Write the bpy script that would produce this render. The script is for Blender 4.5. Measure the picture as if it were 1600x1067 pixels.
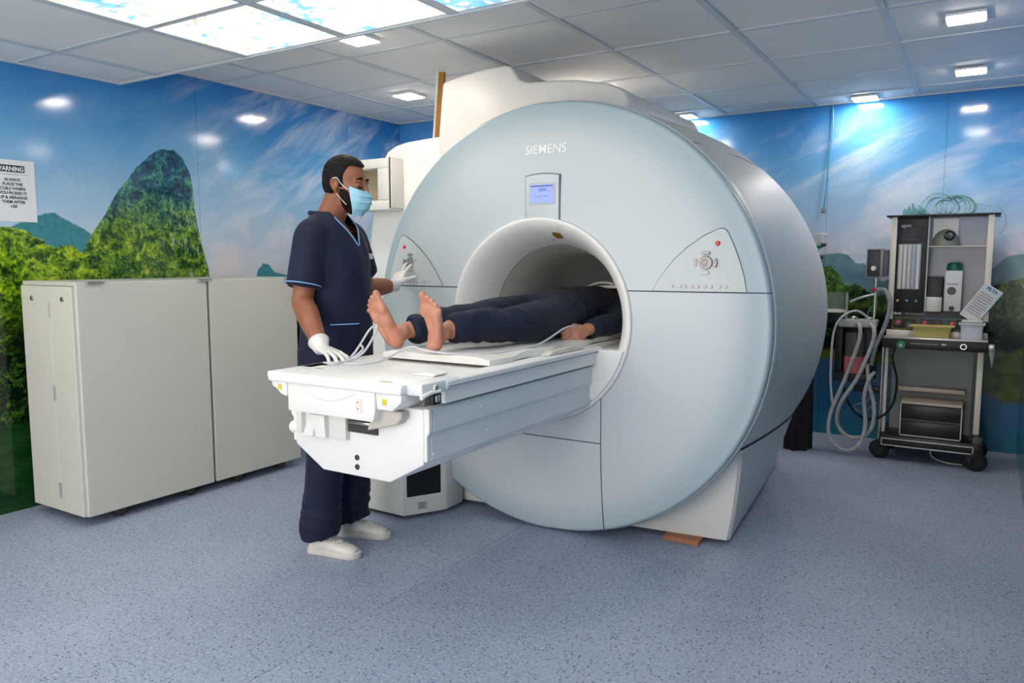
import bpy, bmesh, math, random
from mathutils import Vector, Matrix, noise
random.seed(7)
PI = math.pi
S = bpy.context.scene
COL = S.collection
for o in list(bpy.data.objects):
    bpy.data.objects.remove(o)

# ------------------------------------------------------------------ camera, world, exposure
cd = bpy.data.cameras.new('camera')
cam = bpy.data.objects.new('camera', cd)
COL.objects.link(cam)
cd.sensor_width = 36.0
cd.lens = 36.0 * 1199.0 / 1600.0
cd.clip_start = 0.05
cam.location = (0, 0, 1.27)
cam.rotation_euler = (math.radians(84.0), 0, math.radians(31.7))
S.camera = cam
W = bpy.data.worlds.new('world')
S.world = W
W.use_nodes = True
W.node_tree.nodes['Background'].inputs[0].default_value = (0.9, 0.9, 0.92, 1)
W.node_tree.nodes['Background'].inputs[1].default_value = 0.3
S.view_settings.view_transform = 'Standard'
S.view_settings.look = 'None'
S.view_settings.gamma = 1.0
S.view_settings.use_curve_mapping = False
S.view_settings.exposure = 0.55
# warm fill added behind the photographer to brighten scanner and table, no room lamp
ad = bpy.data.lights.new('added_rear_fill', 'AREA'); ad.shape = 'RECTANGLE'; ad.size = 3.6; ad.size_y = 1.7
ad.energy = 58; ad.color = (1.0, 0.92, 0.85)
al = bpy.data.objects.new('added_rear_fill', ad); COL.objects.link(al)
al.location = (-1.9, -1.5, 1.15); al.rotation_euler = (math.radians(98), 0, 0)
LAMP_E = 62.0      # emission of the small square ceiling lamps
PANEL_E = 1.2      # emission of the backlit printed ceiling panels

# ------------------------------------------------------------------ helpers
def srgb(h):
    h = h.lstrip('#')
    c = [int(h[i:i + 2], 16) / 255 for i in (0, 2, 4)]
    return tuple(((x / 12.92) if x <= 0.04045 else ((x + 0.055) / 1.055) ** 2.4) for x in c) + (1,)

class NT:
    def __init__(s, m):
        s.t = m.node_tree; s.n = s.t.nodes; s.b = s.n['Principled BSDF']
    def new(s, typ, **kw):
        n = s.n.new(typ)
        for k, v in kw.items(): setattr(n, k, v)
        return n
    def put(s, sock, v):
        if isinstance(v, bpy.types.NodeSocket): s.t.links.new(v, sock)
        else: sock.default_value = v
    def math(s, op, a, b=0.0, clamp=False):
        n = s.new('ShaderNodeMath', operation=op); n.use_clamp = clamp
        s.put(n.inputs[0], a); s.put(n.inputs[1], b)
        return n.outputs[0]
    def pos(s):
        return s.new('ShaderNodeNewGeometry').outputs['Position']
    def sep(s, v):
        n = s.new('ShaderNodeSeparateXYZ'); s.put(n.inputs[0], v); return n.outputs
    def comb(s, x, y, z):
        n = s.new('ShaderNodeCombineXYZ'); s.put(n.inputs[0], x); s.put(n.inputs[1], y); s.put(n.inputs[2], z); return n.outputs[0]
    def noise(s, vec, scale, detail=4, rough=0.55, dist=0.0):
        n = s.new('ShaderNodeTexNoise'); s.put(n.inputs['Vector'], vec)
        n.inputs['Scale'].default_value = scale; n.inputs['Detail'].default_value = detail
        n.inputs['Roughness'].default_value = rough; n.inputs['Distortion'].default_value = dist
        return n.outputs[0]
    def voro(s, vec, scale, feature='F1', out='Distance'):
        n = s.new('ShaderNodeTexVoronoi', feature=feature); s.put(n.inputs['Vector'], vec)
        n.inputs['Scale'].default_value = scale
        return n.outputs[out]
    def ramp(s, f, stops, interp='LINEAR'):
        n = s.new('ShaderNodeValToRGB'); s.put(n.inputs[0], f)
        e = n.color_ramp.elements; n.color_ramp.interpolation = interp
        e[0].position = stops[0][0]; e[0].color = stops[0][1]
        e[1].position = stops[-1][0]; e[1].color = stops[-1][1]
        for p, c in stops[1:-1]:
            x = e.new(p); x.color = c
        return n.outputs[0]
    def mix(s, f, a, b, blend='MIX'):
        n = s.new('ShaderNodeMix', data_type='RGBA', blend_type=blend)
        s.put(n.inputs[0], f); s.put(n.inputs[6], a); s.put(n.inputs[7], b)
        return n.outputs[2]
    def step(s, a, lo, hi):   # smooth 0..1
        n = s.new('ShaderNodeMapRange', interpolation_type='SMOOTHSTEP')
        s.put(n.inputs[0], a); n.inputs[1].default_value = lo; n.inputs[2].default_value = hi
        return n.outputs[0]
    def curve(s, f, pts, lo, hi):      # z = curve(u), u in [lo,hi], z in metres (0..2.5)
        n = s.new('ShaderNodeFloatCurve')
        u = s.math('DIVIDE', s.math('SUBTRACT', f, lo), hi - lo, True)
        s.put(n.inputs[1], u)
        c = n.mapping.curves[0]
        P = [((a - lo) / (hi - lo), b / 2.5) for a, b in pts]
        c.points[0].location = P[0]; c.points[1].location = P[-1]
        for q in P[1:-1]: c.points.new(*q)
        for q in c.points: q.handle_type = 'VECTOR'
        n.mapping.update()
        return s.math('MULTIPLY', n.outputs[0], 2.5)
    def bump(s, h, strength=0.2, dist=0.002):
        n = s.new('ShaderNodeBump'); n.inputs['Strength'].default_value = strength; n.inputs['Distance'].default_value = dist
        s.put(n.inputs['Height'], h); s.put(s.b.inputs['Normal'], n.outputs[0])

MATS = {}
def mat(name, color, rough=0.5, metal=0.0, spec=0.5, var=0.0, vscale=8, bump=0.0, bscale=60, alpha=1.0, trans=0.0, emit=None, estr=1.0, coat=0.0, sheen=0.0):
    if name in MATS: return MATS[name]
    m = bpy.data.materials.new(name); m.use_nodes = True
    t = NT(m); b = t.b
    c = srgb(color) if isinstance(color, str) else color
    b.inputs['Roughness'].default_value = rough; b.inputs['Metallic'].default_value = metal
    b.inputs['Specular IOR Level'].default_value = spec
    b.inputs['Base Color'].default_value = c
    b.inputs['Alpha'].default_value = alpha
    b.inputs['Transmission Weight'].default_value = trans
    b.inputs['Coat Weight'].default_value = coat
    b.inputs['Sheen Weight'].default_value = sheen
    if emit:
        b.inputs['Emission Color'].default_value = srgb(emit); b.inputs['Emission Strength'].default_value = estr
    if var:
        P = t.pos()
        f = t.noise(P, vscale, 5)
        d = tuple(x * (1 - var) for x in c[:3]) + (1,); l = tuple(min(1, x * (1 + var)) for x in c[:3]) + (1,)
        t.put(b.inputs['Base Color'], t.ramp(f, [(0.3, d), (0.7, l)]))
    if bump:
        t.bump(t.noise(t.pos(), bscale, 6), bump)
    MATS[name] = m
    return m

def setp(o, label=None, cat=None, group=None, kind=None):
    if label: o['label'] = label
    if cat: o['category'] = cat
    if group: o['group'] = group
    if kind: o['kind'] = kind
    return o
def thing(name, label, cat, loc, group=None):
    o = bpy.data.objects.new(name, None); COL.objects.link(o); o.location = loc
    o.empty_display_size = 0.05
    return setp(o, label, cat, group)
def origin_of(p):
    v = Vector((0, 0, 0))
    while p is not None:
        v += p.location; p = p.parent
    return v
def link_mesh(name, me, m, parent=None, label=None, smooth=True, angle=0.6):
    o = bpy.data.objects.new(name, me); COL.objects.link(o)
    if m: me.materials.append(m) if not me.materials else None
    if parent is not None:
        me.transform(Matrix.Translation(-origin_of(parent)))
        o.parent = parent
    if smooth:
        me.shade_smooth() if hasattr(me, 'shade_smooth') else None
        try: me.set_sharp_from_angle(angle=angle)
        except Exception: pass
    if label: o['label'] = label
    return o
def obj(name, bm, m, parent=None, label=None, smooth=True, angle=0.6):
    bmesh.ops.recalc_face_normals(bm, faces=bm.faces)
    me = bpy.data.meshes.new(name); bm.to_mesh(me); bm.free()
    return link_mesh(name, me, m, parent, label, smooth, angle)
def solo(name, bm, m, label, cat, group=None, **k):
    """a thing that is one mesh: origin at the middle of its underside"""
    bmesh.ops.recalc_face_normals(bm, faces=bm.faces)
    me = bpy.data.meshes.new(name); bm.to_mesh(me); bm.free()
    xs = [v.co for v in me.vertices]
    lo = Vector([min(v[i] for v in xs) for i in range(3)]); hi = Vector([max(v[i] for v in xs) for i in range(3)])
    c = Vector(((lo.x + hi.x) / 2, (lo.y + hi.y) / 2, lo.z))
    me.transform(Matrix.Translation(-c))
    o = link_mesh(name, me, m, None, None, **k); o.location = c
    return setp(o, label, cat, group)

def BM(): return bmesh.new()
def xform(bm, verts, mx):
    for v in verts: v.co = mx @ v.co
def box(bm, x0, x1, y0, y1, z0, z1, bev=0.0, seg=2, mx=None):
    r = bmesh.ops.create_cube(bm, size=1.0)
    vs = r['verts']
    for v in vs:
        v.co = Vector(((x0 + x1) / 2 + v.co.x * (x1 - x0), (y0 + y1) / 2 + v.co.y * (y1 - y0), (z0 + z1) / 2 + v.co.z * (z1 - z0)))
    if bev > 0:
        es = list({e for v in vs for e in v.link_edges})
        r2 = bmesh.ops.bevel(bm, geom=es, offset=bev, segments=seg, profile=0.5, affect='EDGES', clamp_overlap=True)
        vs = list({v for f in r2['faces'] for v in f.verts} | {v for v in vs if v.is_valid})
    if mx is not None: xform(bm, vs, mx)
    return vs
def BX(*a, **k):
    bm = BM(); box(bm, *a, **k); return bm
def prism(bm, poly, axis, a0, a1, bev=0.0, seg=2, mx=None):
    """poly: 2D points in the two other axes (in xyz order); extruded along axis from a0 to a1"""
    def P(p, a):
        if axis == 'x': return Vector((a, p[0], p[1]))
        if axis == 'y': return Vector((p[0], a, p[1]))
        return Vector((p[0], p[1], a))
    A = [bm.verts.new(P(p, a0)) for p in poly]; B = [bm.verts.new(P(p, a1)) for p in poly]
    fs = [bm.faces.new(A), bm.faces.new(B[::-1])]
    n = len(poly)
    for i in range(n): fs.append(bm.faces.new([A[i], B[i], B[(i + 1) % n], A[(i + 1) % n]]))
    vs = A + B
    if bev > 0:
        bmesh.ops.recalc_face_normals(bm, faces=fs)
        es = list({e for v in vs for e in v.link_edges})
        r2 = bmesh.ops.bevel(bm, geom=es, offset=bev, segments=seg, profile=0.5, affect='EDGES', clamp_overlap=True)
        vs = list({v for f in r2['faces'] for v in f.verts} | {v for v in vs if v.is_valid})
    if mx is not None: xform(bm, vs, mx)
    return vs
def catmull(pts, n=6, closed=False):
    P = [Vector(p) for p in pts]; out = []
    m = len(P)
    rng = range(m if closed else m - 1)
    for i in rng:
        if closed: p0, p1, p2, p3 = P[(i - 1) % m], P[i], P[(i + 1) % m], P[(i + 2) % m]
        else: p0, p1, p2, p3 = P[max(i - 1, 0)], P[i], P[i + 1], P[min(i + 2, m - 1)]
        for k in range(n):
            t = k / n
            out.append(0.5 * ((2 * p1) + (p2 - p0) * t + (2 * p0 - 5 * p1 + 4 * p2 - p3) * t * t + (3 * p1 - p0 - 3 * p2 + p3) * t ** 3))
    if not closed: out.append(P[-1])
    return out
def tube(bm, pts, r, seg=8, smooth=0, closed=False, cap=True, rfun=None):
    P = catmull(pts, smooth, closed) if smooth else [Vector(p) for p in pts]
    n = len(P); rings = []
    t0 = (P[1] - P[0]).normalized()
    up = Vector((0, 0, 1)) if abs(t0.z) < 0.9 else Vector((1, 0, 0))
    nrm = t0.cross(up).normalized()
    for i, p in enumerate(P):
        if closed: t = (P[(i + 1) % n] - P[(i - 1) % n]).normalized()
        else: t = (P[min(i + 1, n - 1)] - P[max(i - 1, 0)]).normalized()
        nrm = (nrm - t * nrm.dot(t)).normalized(); b = t.cross(nrm)
        rr = rfun(i / (n - 1)) if rfun else r
        rings.append([bm.verts.new(p + (nrm * math.cos(2 * PI * k / seg) + b * math.sin(2 * PI * k / seg)) * rr) for k in range(seg)])
    for i in range(n if closed else n - 1):
        a, c = rings[i], rings[(i + 1) % n]
        for k in range(seg): bm.faces.new([a[k], a[(k + 1) % seg], c[(k + 1) % seg], c[k]])
    if cap and not closed:
        bm.faces.new(rings[0][::-1]); bm.faces.new(rings[-1])
    return [v for r_ in rings for v in r_]
def TUBE(*a, **k):
    bm = BM(); tube(bm, *a, **k); return bm
def cyl(bm, p0, p1, r0, r1=None, seg=24):
    r1 = r0 if r1 is None else r1
    return tube(bm, [p0, p1], r0, seg, rfun=lambda t: r0 + (r1 - r0) * t)
def lathe(bm, prof, origin, axis='z', seg=32, cap=False, a0=0.0, a1=2 * PI):
    """prof: (radius, height) pairs along axis from origin"""
    o = Vector(origin); full = abs(a1 - a0 - 2 * PI) < 1e-6
    n = seg if full else seg + 1; rings = []
    for r, h in prof:
        ring = []
        for k in range(n):
            a = a0 + (a1 - a0) * k / seg; c, s = math.cos(a) * r, math.sin(a) * r
            v = {'z': (c, s, h), 'y': (c, h, s), 'x': (h, c, s)}[axis]
            ring.append(bm.verts.new(o + Vector(v)))
        rings.append(ring)
    for i in range(len(rings) - 1):
        for k in range(n if full else n - 1):
            a, b = rings[i], rings[i + 1]
            bm.faces.new([a[k], a[(k + 1) % n], b[(k + 1) % n], b[k]])
    if cap:
        bm.faces.new(rings[0][::-1]); bm.faces.new(rings[-1])
    return [v for r_ in rings for v in r_]
def ellipsoid(bm, c, r, mx=None, seg=20):
    res = bmesh.ops.create_uvsphere(bm, u_segments=seg, v_segments=seg // 2 + 2, radius=1.0)
    for v in res['verts']:
        v.co = Vector((c[0] + v.co.x * r[0], c[1] + v.co.y * r[1], c[2] + v.co.z * r[2]))
        if mx is not None: v.co = mx @ v.co
    return res['verts']
def limb(bm, pts, rad, side=(0, 1, 0), seg=18, sub=5, mx=None, round_ends=True):
    """closed tapering limb; rad entries r or (r_side, r_other)"""
    P = catmull(pts, sub)
    R = [(r, r) if not isinstance(r, tuple) else r for r in rad]
    RR = [Vector((v.x, v.y)) for v in catmull([(a, b, 0) for a, b in R], sub)]
    n = len(P); rings = []
    sv = Vector(side)
    L = []
    for i in range(n):
        t = (P[min(i + 1, n - 1)] - P[max(i - 1, 0)]).normalized()
        L.append((P[i], t, RR[i].x, RR[i].y))
    if round_ends:
        def capst(q, sgn):
            p, t, a, b = q; out = []
            m = min(a, b) * 0.8
            for ang in (0.35, 0.7, 1.05, 1.35):
                out.append((p + t * sgn * m * math.sin(ang), t, a * math.cos(ang), b * math.cos(ang)))
            return out
        L = capst(L[0], -1)[::-1] + L + capst(L[-1], 1)
    for p, t, a, b in L:
        s = (sv - t * sv.dot(t)).normalized(); w = t.cross(s)
        rings.append([bm.verts.new(p + s * math.cos(2 * PI * k / seg) * a + w * math.sin(2 * PI * k / seg) * b) for k in range(seg)])
    for i in range(len(rings) - 1):
        a, c = rings[i], rings[i + 1]
        for k in range(seg): bm.faces.new([a[k], a[(k + 1) % seg], c[(k + 1) % seg], c[k]])
    bm.faces.new(rings[0][::-1]); bm.faces.new(rings[-1])
    vs = [v for r_ in rings for v in r_]
    if mx is not None: xform(bm, vs, mx)
    return vs
def remesh(name, bm, voxel, smooth=3, disp=None, factor=0.6):
    bmesh.ops.recalc_face_normals(bm, faces=bm.faces)
    me = bpy.data.meshes.new('tmp'); bm.to_mesh(me); bm.free()
    o = bpy.data.objects.new('tmp', me); COL.objects.link(o)
    r = o.modifiers.new('r', 'REMESH'); r.mode = 'VOXEL'; r.voxel_size = voxel; r.adaptivity = 0
    if smooth:
        s = o.modifiers.new('s', 'SMOOTH'); s.factor = factor; s.iterations = smooth
    dg = bpy.context.evaluated_depsgraph_get(); dg.update()
    ev = o.evaluated_get(dg)
    m2 = bpy.data.meshes.new_from_object(ev); m2.name = name
    bpy.data.objects.remove(o); bpy.data.meshes.remove(me)
    if disp:
        nn = [v.normal.copy() for v in m2.vertices]
        for v, n in zip(m2.vertices, nn): v.co = v.co + n * disp(v.co, n)
    return m2
def frame(o, x, z):
    x = Vector(x).normalized(); z = Vector(z); y = z.cross(x).normalized(); z = x.cross(y).normalized()
    m = Matrix.Identity(4)
    for i in range(3):
        m[i][0] = x[i]; m[i][1] = y[i]; m[i][2] = z[i]; m[i][3] = o[i]
    return m
def clip_xz(bm, poly):
    """keep what lies inside the convex polygon (x,z) looking along y"""
    n = len(poly); cx = sum(p[0] for p in poly) / n; cz = sum(p[1] for p in poly) / n
    for i in range(n):
        a = Vector((poly[i][0], 0, poly[i][1])); b = Vector((poly[(i + 1) % n][0], 0, poly[(i + 1) % n][1]))
        d = b - a; nn = Vector((d.z, 0, -d.x))
        if nn.dot(Vector((cx, 0, cz)) - a) > 0: nn = -nn
        bmesh.ops.bisect_plane(bm, geom=bm.verts[:] + bm.edges[:] + bm.faces[:], plane_co=a, plane_no=nn, clear_outer=True)
    return bm
def text(name, s, size, mx, m, parent, extrude=0.0005, align='CENTER', offset=0.0, shear=0.0, sx=1.0):
    c = bpy.data.curves.new('t', 'FONT'); c.body = s; c.size = size; c.extrude = extrude; c.align_x = align; c.offset = offset; c.shear = shear
    c.resolution_u = 3
    o = bpy.data.objects.new('t', c); COL.objects.link(o)
    dg = bpy.context.evaluated_depsgraph_get(); dg.update()
    me = bpy.data.meshes.new_from_object(o.evaluated_get(dg)); me.name = name
    bpy.data.objects.remove(o); bpy.data.curves.remove(c)
    me.transform(Matrix.Diagonal((sx, 1, 1, 1))); me.transform(mx)
    me.materials.clear()
    return link_mesh(name, me, m, parent, None, smooth=False)
def face_mx(loc, right, up):
    r = Vector(right).normalized(); u = Vector(up).normalized(); n = r.cross(u)
    m = Matrix.Identity(4)
    for i in range(3):
        m[i][0] = r[i]; m[i][1] = u[i]; m[i][2] = n[i]; m[i][3] = loc[i]
    return m

# ------------------------------------------------------------------ common materials
cream = mat('cream_plastic', '#e0dfdb', 0.42, var=0.03, vscale=5)
white = mat('white_plastic', '#efeeed', 0.4, var=0.02, vscale=6)
panelblue = mat('pale_blue_plastic', '#c6d5dd', 0.38)
beamblue = mat('light_blue_grey_paint', '#dfe3e6', 0.4, var=0.03)
dark = mat('black_plastic', '#17161a', 0.4)
blackrub = mat('black_rubber', '#101012', 0.55)
seamgrey = mat('grey_seam', '#5d737f', 0.6)
greycream = mat('grey_green_plastic', '#d6d8d2', 0.42, var=0.03, vscale=3)
chrome = mat('chrome', '#c8c8c8', 0.2, 1.0)
silver = mat('brushed_aluminium', '#c9c6c4', 0.35, 0.8)
ivory = mat('ivory_paint', '#e6e0d0', 0.45)
yellowst = mat('yellow_sticker', '#d9c81c', 0.5)
inkblack = mat('black_ink', '#1a1a1c', 0.6)

# ------------------------------------------------------------------ mural walls
LX = -4.15; BY = 5.97; RX = 0.225; JY = 4.97; JX = -2.7; ZU = 2.375; ZL = 2.24; Y0 = -1.6
def mural(name, ucomp, left):
    m = bpy.data.materials.new(name); m.use_nodes = True
    t = NT(m); P = t.pos(); s = t.sep(P); u = s[ucomp]; z = s[2]
    uv = t.comb(u, z, 0.0 if left else 7.3)
    # sky
    zz = t.math('ADD', z, t.math('MULTIPLY', t.math('SUBTRACT', t.noise(uv, 1.3, 3), 0.5), 0.5))
    if left:
        sky = t.ramp(t.math('DIVIDE', zz, 2.5), [(0.46, srgb('#c9cfdc')), (0.6, srgb('#a3c3de')), (0.74, srgb('#69a9d8')), (0.9, srgb('#2f80c6')), (1.0, srgb('#2470b8'))])
    else:
        sky = t.ramp(t.math('DIVIDE', zz, 2.5), [(0.46, srgb('#bcc6da')), (0.6, srgb('#a3c2e2')), (0.74, srgb('#6fb0e2')), (0.92, srgb('#3a8cd2')), (1.0, srgb('#2f7ec4'))])
    a = 0.55 if left else 0.42
    ru = t.math('ADD', t.math('MULTIPLY', u, math.cos(a)), t.math('MULTIPLY', z, math.sin(a)))
    rz = t.math('SUBTRACT', t.math('MULTIPLY', z, math.cos(a)), t.math('MULTIPLY', u, math.sin(a)))
    st = t.comb(t.math('MULTIPLY', ru, 0.9), t.math('MULTIPLY', rz, 3.4), 0.0)
    w1 = t.step(t.noise(st, 1.3, 6, 0.6, 0.5), 0.44, 0.72)
    w2 = t.step(t.noise(uv, 2.6, 5, 0.55), 0.5, 0.72)
    wisps = t.math('MULTIPLY', w1, 0.65)
    if left: zone = t.step(u, 2.6, 3.6)
    else: zone = t.step(z, 2.35, 2.0)
    sky = t.mix(t.math('MULTIPLY', wisps, t.math('ADD', t.math('MULTIPLY', zone, 0.9), 0.1)), sky, srgb('#dfe6ee'))
    low = t.step(z, 1.95, 1.35)
    sky = t.mix(t.math('MULTIPLY', t.math('MULTIPLY', w2, low), 0.85), sky, srgb('#e0d9df'))
    c = sky
    def ridge(pts, lo, hi, amp, sc, soft=0.006):
        h = t.curve(u, pts, lo, hi)
        n = t.math('MULTIPLY', t.math('SUBTRACT', t.noise(uv, sc, 5, 0.65), 0.5), amp)
        return t.step(t.math('SUBTRACT', t.math('ADD', h, n), z), -soft, soft)
    fine = t.noise(uv, 55, 4, 0.7)
    v1 = t.voro(uv, 26)
    if left:
        k = ridge([(1.2, 1.30), (1.92, 1.41), (2.02, 1.463), (2.14, 1.512), (2.187, 1.517), (2.24, 1.49), (2.32, 1.449), (2.38, 1.413), (2.45, 1.3), (2.6, 0.9), (3.44, 0.9), (3.483, 1.208), (3.54, 1.255), (3.582, 1.246), (3.63, 1.19), (3.9, 1.15)], 1.2, 3.9, 0.03, 25)
        hc = t.ramp(t.math('ADD', t.math('MULTIPLY', t.noise(uv, 30, 5), 0.5), t.math('MULTIPLY', z, 0.3)), [(0.55, srgb('#3f8797')), (0.75, srgb('#20706f'))])
        c = t.mix(k, c, t.mix(0.25, hc, srgb('#4f97b5')))
        pk = [(2.2, 0.6), (2.33, 1.327), (2.4, 1.445), (2.457, 1.52), (2.534, 1.651), (2.603, 1.731), (2.652, 1.796), (2.743, 1.874), (2.806, 1.918), (2.902, 1.922), (2.955, 1.883), (3.003, 1.793), (3.018, 1.71), (3.022, 1.598), (3.037, 1.499), (3.06, 1.382), (3.1, 1.24), (3.16, 0.9), (3.3, 0.6)]
        k = ridge(pk, 2.2, 3.3, 0.035, 35, 0.004)
        clump = t.math('ADD', t.math('MULTIPLY', t.noise(uv, 11, 8, 0.78, 0.6), 0.75), t.math('MULTIPLY', t.noise(uv, 48, 4, 0.7, 0.4), 0.34))
        blue = t.ramp(clump, [(0.44, srgb('#071c3c')), (0.53, srgb('#124a70')), (0.59, srgb('#1f7a78')), (0.68, srgb('#66b58c'))])
        green = t.ramp(clump, [(0.44, srgb('#08240f')), (0.52, srgb('#285a1e')), (0.6, srgb('#7a9f28')), (0.68, srgb('#ccd048'))])
        pc = t.mix(t.step(t.math('ADD', z, t.math('MULTIPLY', t.noise(uv, 6, 3), 0.35)), 1.95, 1.55), blue, green)
        # pale cliff faces on the steep side
        cl = t.comb(t.math('MULTIPLY', u, 40), t.math('MULTIPLY', z, 9), 3)
        km = t.math('MULTIPLY', t.step(t.noise(cl, 1.0, 3), 0.56, 0.66), t.math('MULTIPLY', t.step(u, 2.72, 2.9), t.step(z, 1.75, 1.5)))
        pc = t.mix(t.math('MULTIPLY', km, 0.75), pc, srgb('#a9b6b6'))
        c = t.mix(k, c, pc)
        k = ridge([(-1.6, 1.7), (1.2, 1.6), (1.92, 1.44), (2.01, 1.435), (2.07, 1.40), (2.13, 1.375), (2.161, 1.34), (2.226, 1.345), (2.276, 1.34), (2.326, 1.31), (2.392, 1.255), (2.47, 1.19), (2.9, 1.0), (3.3, 0.95), (5.2, 0.9)], -1.6, 5.2, 0.10, 16, 0.004)
        tc = t.ramp(clump, [(0.42, srgb('#081406')), (0.5, srgb('#2c5412')), (0.58, srgb('#7fa51c')), (0.67, srgb('#d2dc38'))])
        td = t.ramp(clump, [(0.46, srgb('#030806')), (0.57, srgb('#0d2410')), (0.67, srgb('#4f7a26'))])
        tc = t.mix(t.step(t.math('ADD', z, t.math('MULTIPLY', t.noise(uv, 5, 3), 0.5)), 1.5, 1.05), tc, td)
        c = t.mix(k, c, tc)
        water = t.ramp(t.noise(t.comb(t.math('MULTIPLY', u, 3), t.math('MULTIPLY', z, 10), 1), 2.0, 5), [(0.3, srgb('#0c2a12')), (0.7, srgb('#1e4c20'))])
        water = t.mix(t.step(u, 2.4, 3.3), water, srgb('#4e8fae'))
        c = t.mix(t.step(t.math('ADD', z, t.math('MULTIPLY', t.noise(uv, 8, 4), 0.08)), 0.51, 0.48), c, water)
    else:
        clump = t.math('ADD', t.math('MULTIPLY', t.noise(uv, 10, 8, 0.78, 0.6), 0.75), t.math('MULTIPLY', t.noise(uv, 44, 4, 0.7, 0.4), 0.34))
        k = ridge([(-4.2, 1.3), (-1.6, 1.2), (-1.2, 1.28), (-1.04, 1.314), (-0.923, 1.327), (-0.859, 1.313), (-0.801, 1.249), (-0.751, 1.255), (-0.708, 1.214), (-0.63, 1.124), (-0.55, 1.16), (-0.42, 1.24), (-0.33, 1.32), (-0.2, 1.33), (-0.12, 1.26), (-0.04, 1.175), (0.0, 1.19), (0.056, 1.251), (0.106, 1.301), (0.3, 1.33)], -4.2, 0.3, 0.02, 30)
        hc = t.ramp(t.noise(uv, 9, 5), [(0.35, srgb('#4f7890')), (0.65, srgb('#6f9a9c'))])
        c = t.mix(k, c, hc)
        k = ridge([(-4.2, 1.2), (-1.3, 1.25), (-1.05, 1.25), (-0.962, 1.226), (-0.908, 1.167), (-0.87, 1.09), (-0.808, 1.11), (-0.752, 1.077), (-0.659, 1.02), (-0.54, 1.06), (0.0, 1.09), (0.063, 1.126), (0.132, 1.144), (0.3, 1.18)], -4.2, 0.3, 0.07, 14, 0.004)
        gc = t.ramp(clump, [(0.42, srgb('#061208')), (0.51, srgb('#1d4214')), (0.59, srgb('#4f7c20')), (0.68, srgb('#9bb340'))])
        gd = t.ramp(clump, [(0.46, srgb('#020605')), (0.58, srgb('#0f2413')), (0.68, srgb('#3b5c30'))])
        gc = t.mix(t.step(t.math('ADD', z, t.math('MULTIPLY', t.noise(uv, 5, 3), 0.4)), 1.35, 0.95), gc, gd)
        c = t.mix(k, c, gc)
        sh = t.curve(u, [(-4.2, 0.6), (-1.0, 0.6), (-0.5, 0.6), (0.0, 0.66), (0.3, 0.68)], -4.2, 0.3)
        bank = t.ramp(t.noise(uv, 12, 5), [(0.3, srgb('#2c3f14')), (0.7, srgb('#6b7a2a'))])
        kb = t.step(t.math('SUBTRACT', t.math('ADD', sh, t.math('MULTIPLY', t.noise(uv, 6, 4), 0.08)), z), 0.0, 0.04)
        c = t.mix(kb, c, bank)
        sh2 = t.curve(u, [(-4.2, 0.5), (-1.0, 0.55), (-0.5, 0.52), (0.0, 0.42), (0.12, 0.33), (0.3, 0.34)], -4.2, 0.3)
        water = t.ramp(t.math('ADD', t.math('MULTIPLY', z, 1.6), t.math('MULTIPLY', t.noise(t.comb(t.math('MULTIPLY', u, 2), t.math('MULTIPLY', z, 9), 1), 2.0, 4), 0.3)), [(0.1, srgb('#1d7d93')), (0.5, srgb('#2f6f9c')), (1.0, srgb('#3c6487'))])
        kw = t.step(t.math('SUBTRACT', t.math('ADD', sh2, t.math('MULTIPLY', t.noise(uv, 5, 4), 0.06)), z), 0.0, 0.05)
        c = t.mix(kw, c, water)
    t.put(t.b.inputs['Base Color'], c)
    t.b.inputs['Roughness'].default_value = 0.11
    t.b.inputs['Specular IOR Level'].default_value = 0.45
    t.bump(t.noise(t.comb(t.math('MULTIPLY', u, 1.0), z, 0), 9, 3), 0.06, 0.004)
    return m
mural_l = mural('mural_left_laminate', 1, True)
mural_b = mural('mural_back_laminate', 0, False)
wallcol = mat('wall_backing', '#54758f', 0.6)

def struct(name, bm, m, **k):
    o = obj(name, bm, m, None, **k); o['kind'] = 'structure'; return o
# shells (their inner faces carry laminate panels)
wl = struct('wall_left', BX(LX - 0.12, LX - 0.006, Y0, JY + 0.1, 0, 2.6), wallcol, smooth=False)
wb = struct('wall_back', BX(JX - 0.1, RX + 0.12, BY + 0.006, BY + 0.12, 0, 2.6), wallcol, smooth=False)
wj = struct('wall_back_left', BX(LX - 0.1, JX, JY + 0.006, JY + 0.1, 0, 2.6), wallcol, smooth=False)
struct('wall_jog', BX(JX - 0.1, JX, JY + 0.1, BY + 0.02, 0, 2.6), wallcol, smooth=False)
wr = struct('wall_right', BX(RX + 0.006, RX + 0.12, Y0, BY + 0.1, 0, 2.6), wallcol, smooth=False)
struct('wall_rear', BX(LX - 0.1, RX + 0.1, Y0 - 0.12, Y0, 0, 2.6), mat('rear_wall_paint', '#c9d2da', 0.6), smooth=False)
def panels(par, cuts, kind, m):
    for a, b in zip(cuts[:-1], cuts[1:]):
        g = 0.0012
        if kind == 'x-': bm = BX(LX - 0.006, LX, a + g, b - g, 0.0, ZU - 0.002)
        elif kind == 'x+': bm = BX(RX, RX + 0.006, a + g, b - g, 0.0, ZU - 0.002)
        elif kind == 'y': bm = BX(a + g, b - g, BY, BY + 0.006, 0.0, ZU - 0.002)
        else: bm = BX(a + g, b - g, JY, JY + 0.006, 0.0, ZU - 0.002)
        obj('mural_panel', bm, m, par, smooth=False)
panels(wl, [Y0, -0.6, 0.62, 1.84, 3.06, 4.36, JY], 'x-', mural_l)
panels(wb, [JX, -2.24, -1.016, -0.284, RX], 'y', mural_b)
panels(wj, [LX, -3.4, JX], 'j', mural_b)
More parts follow.
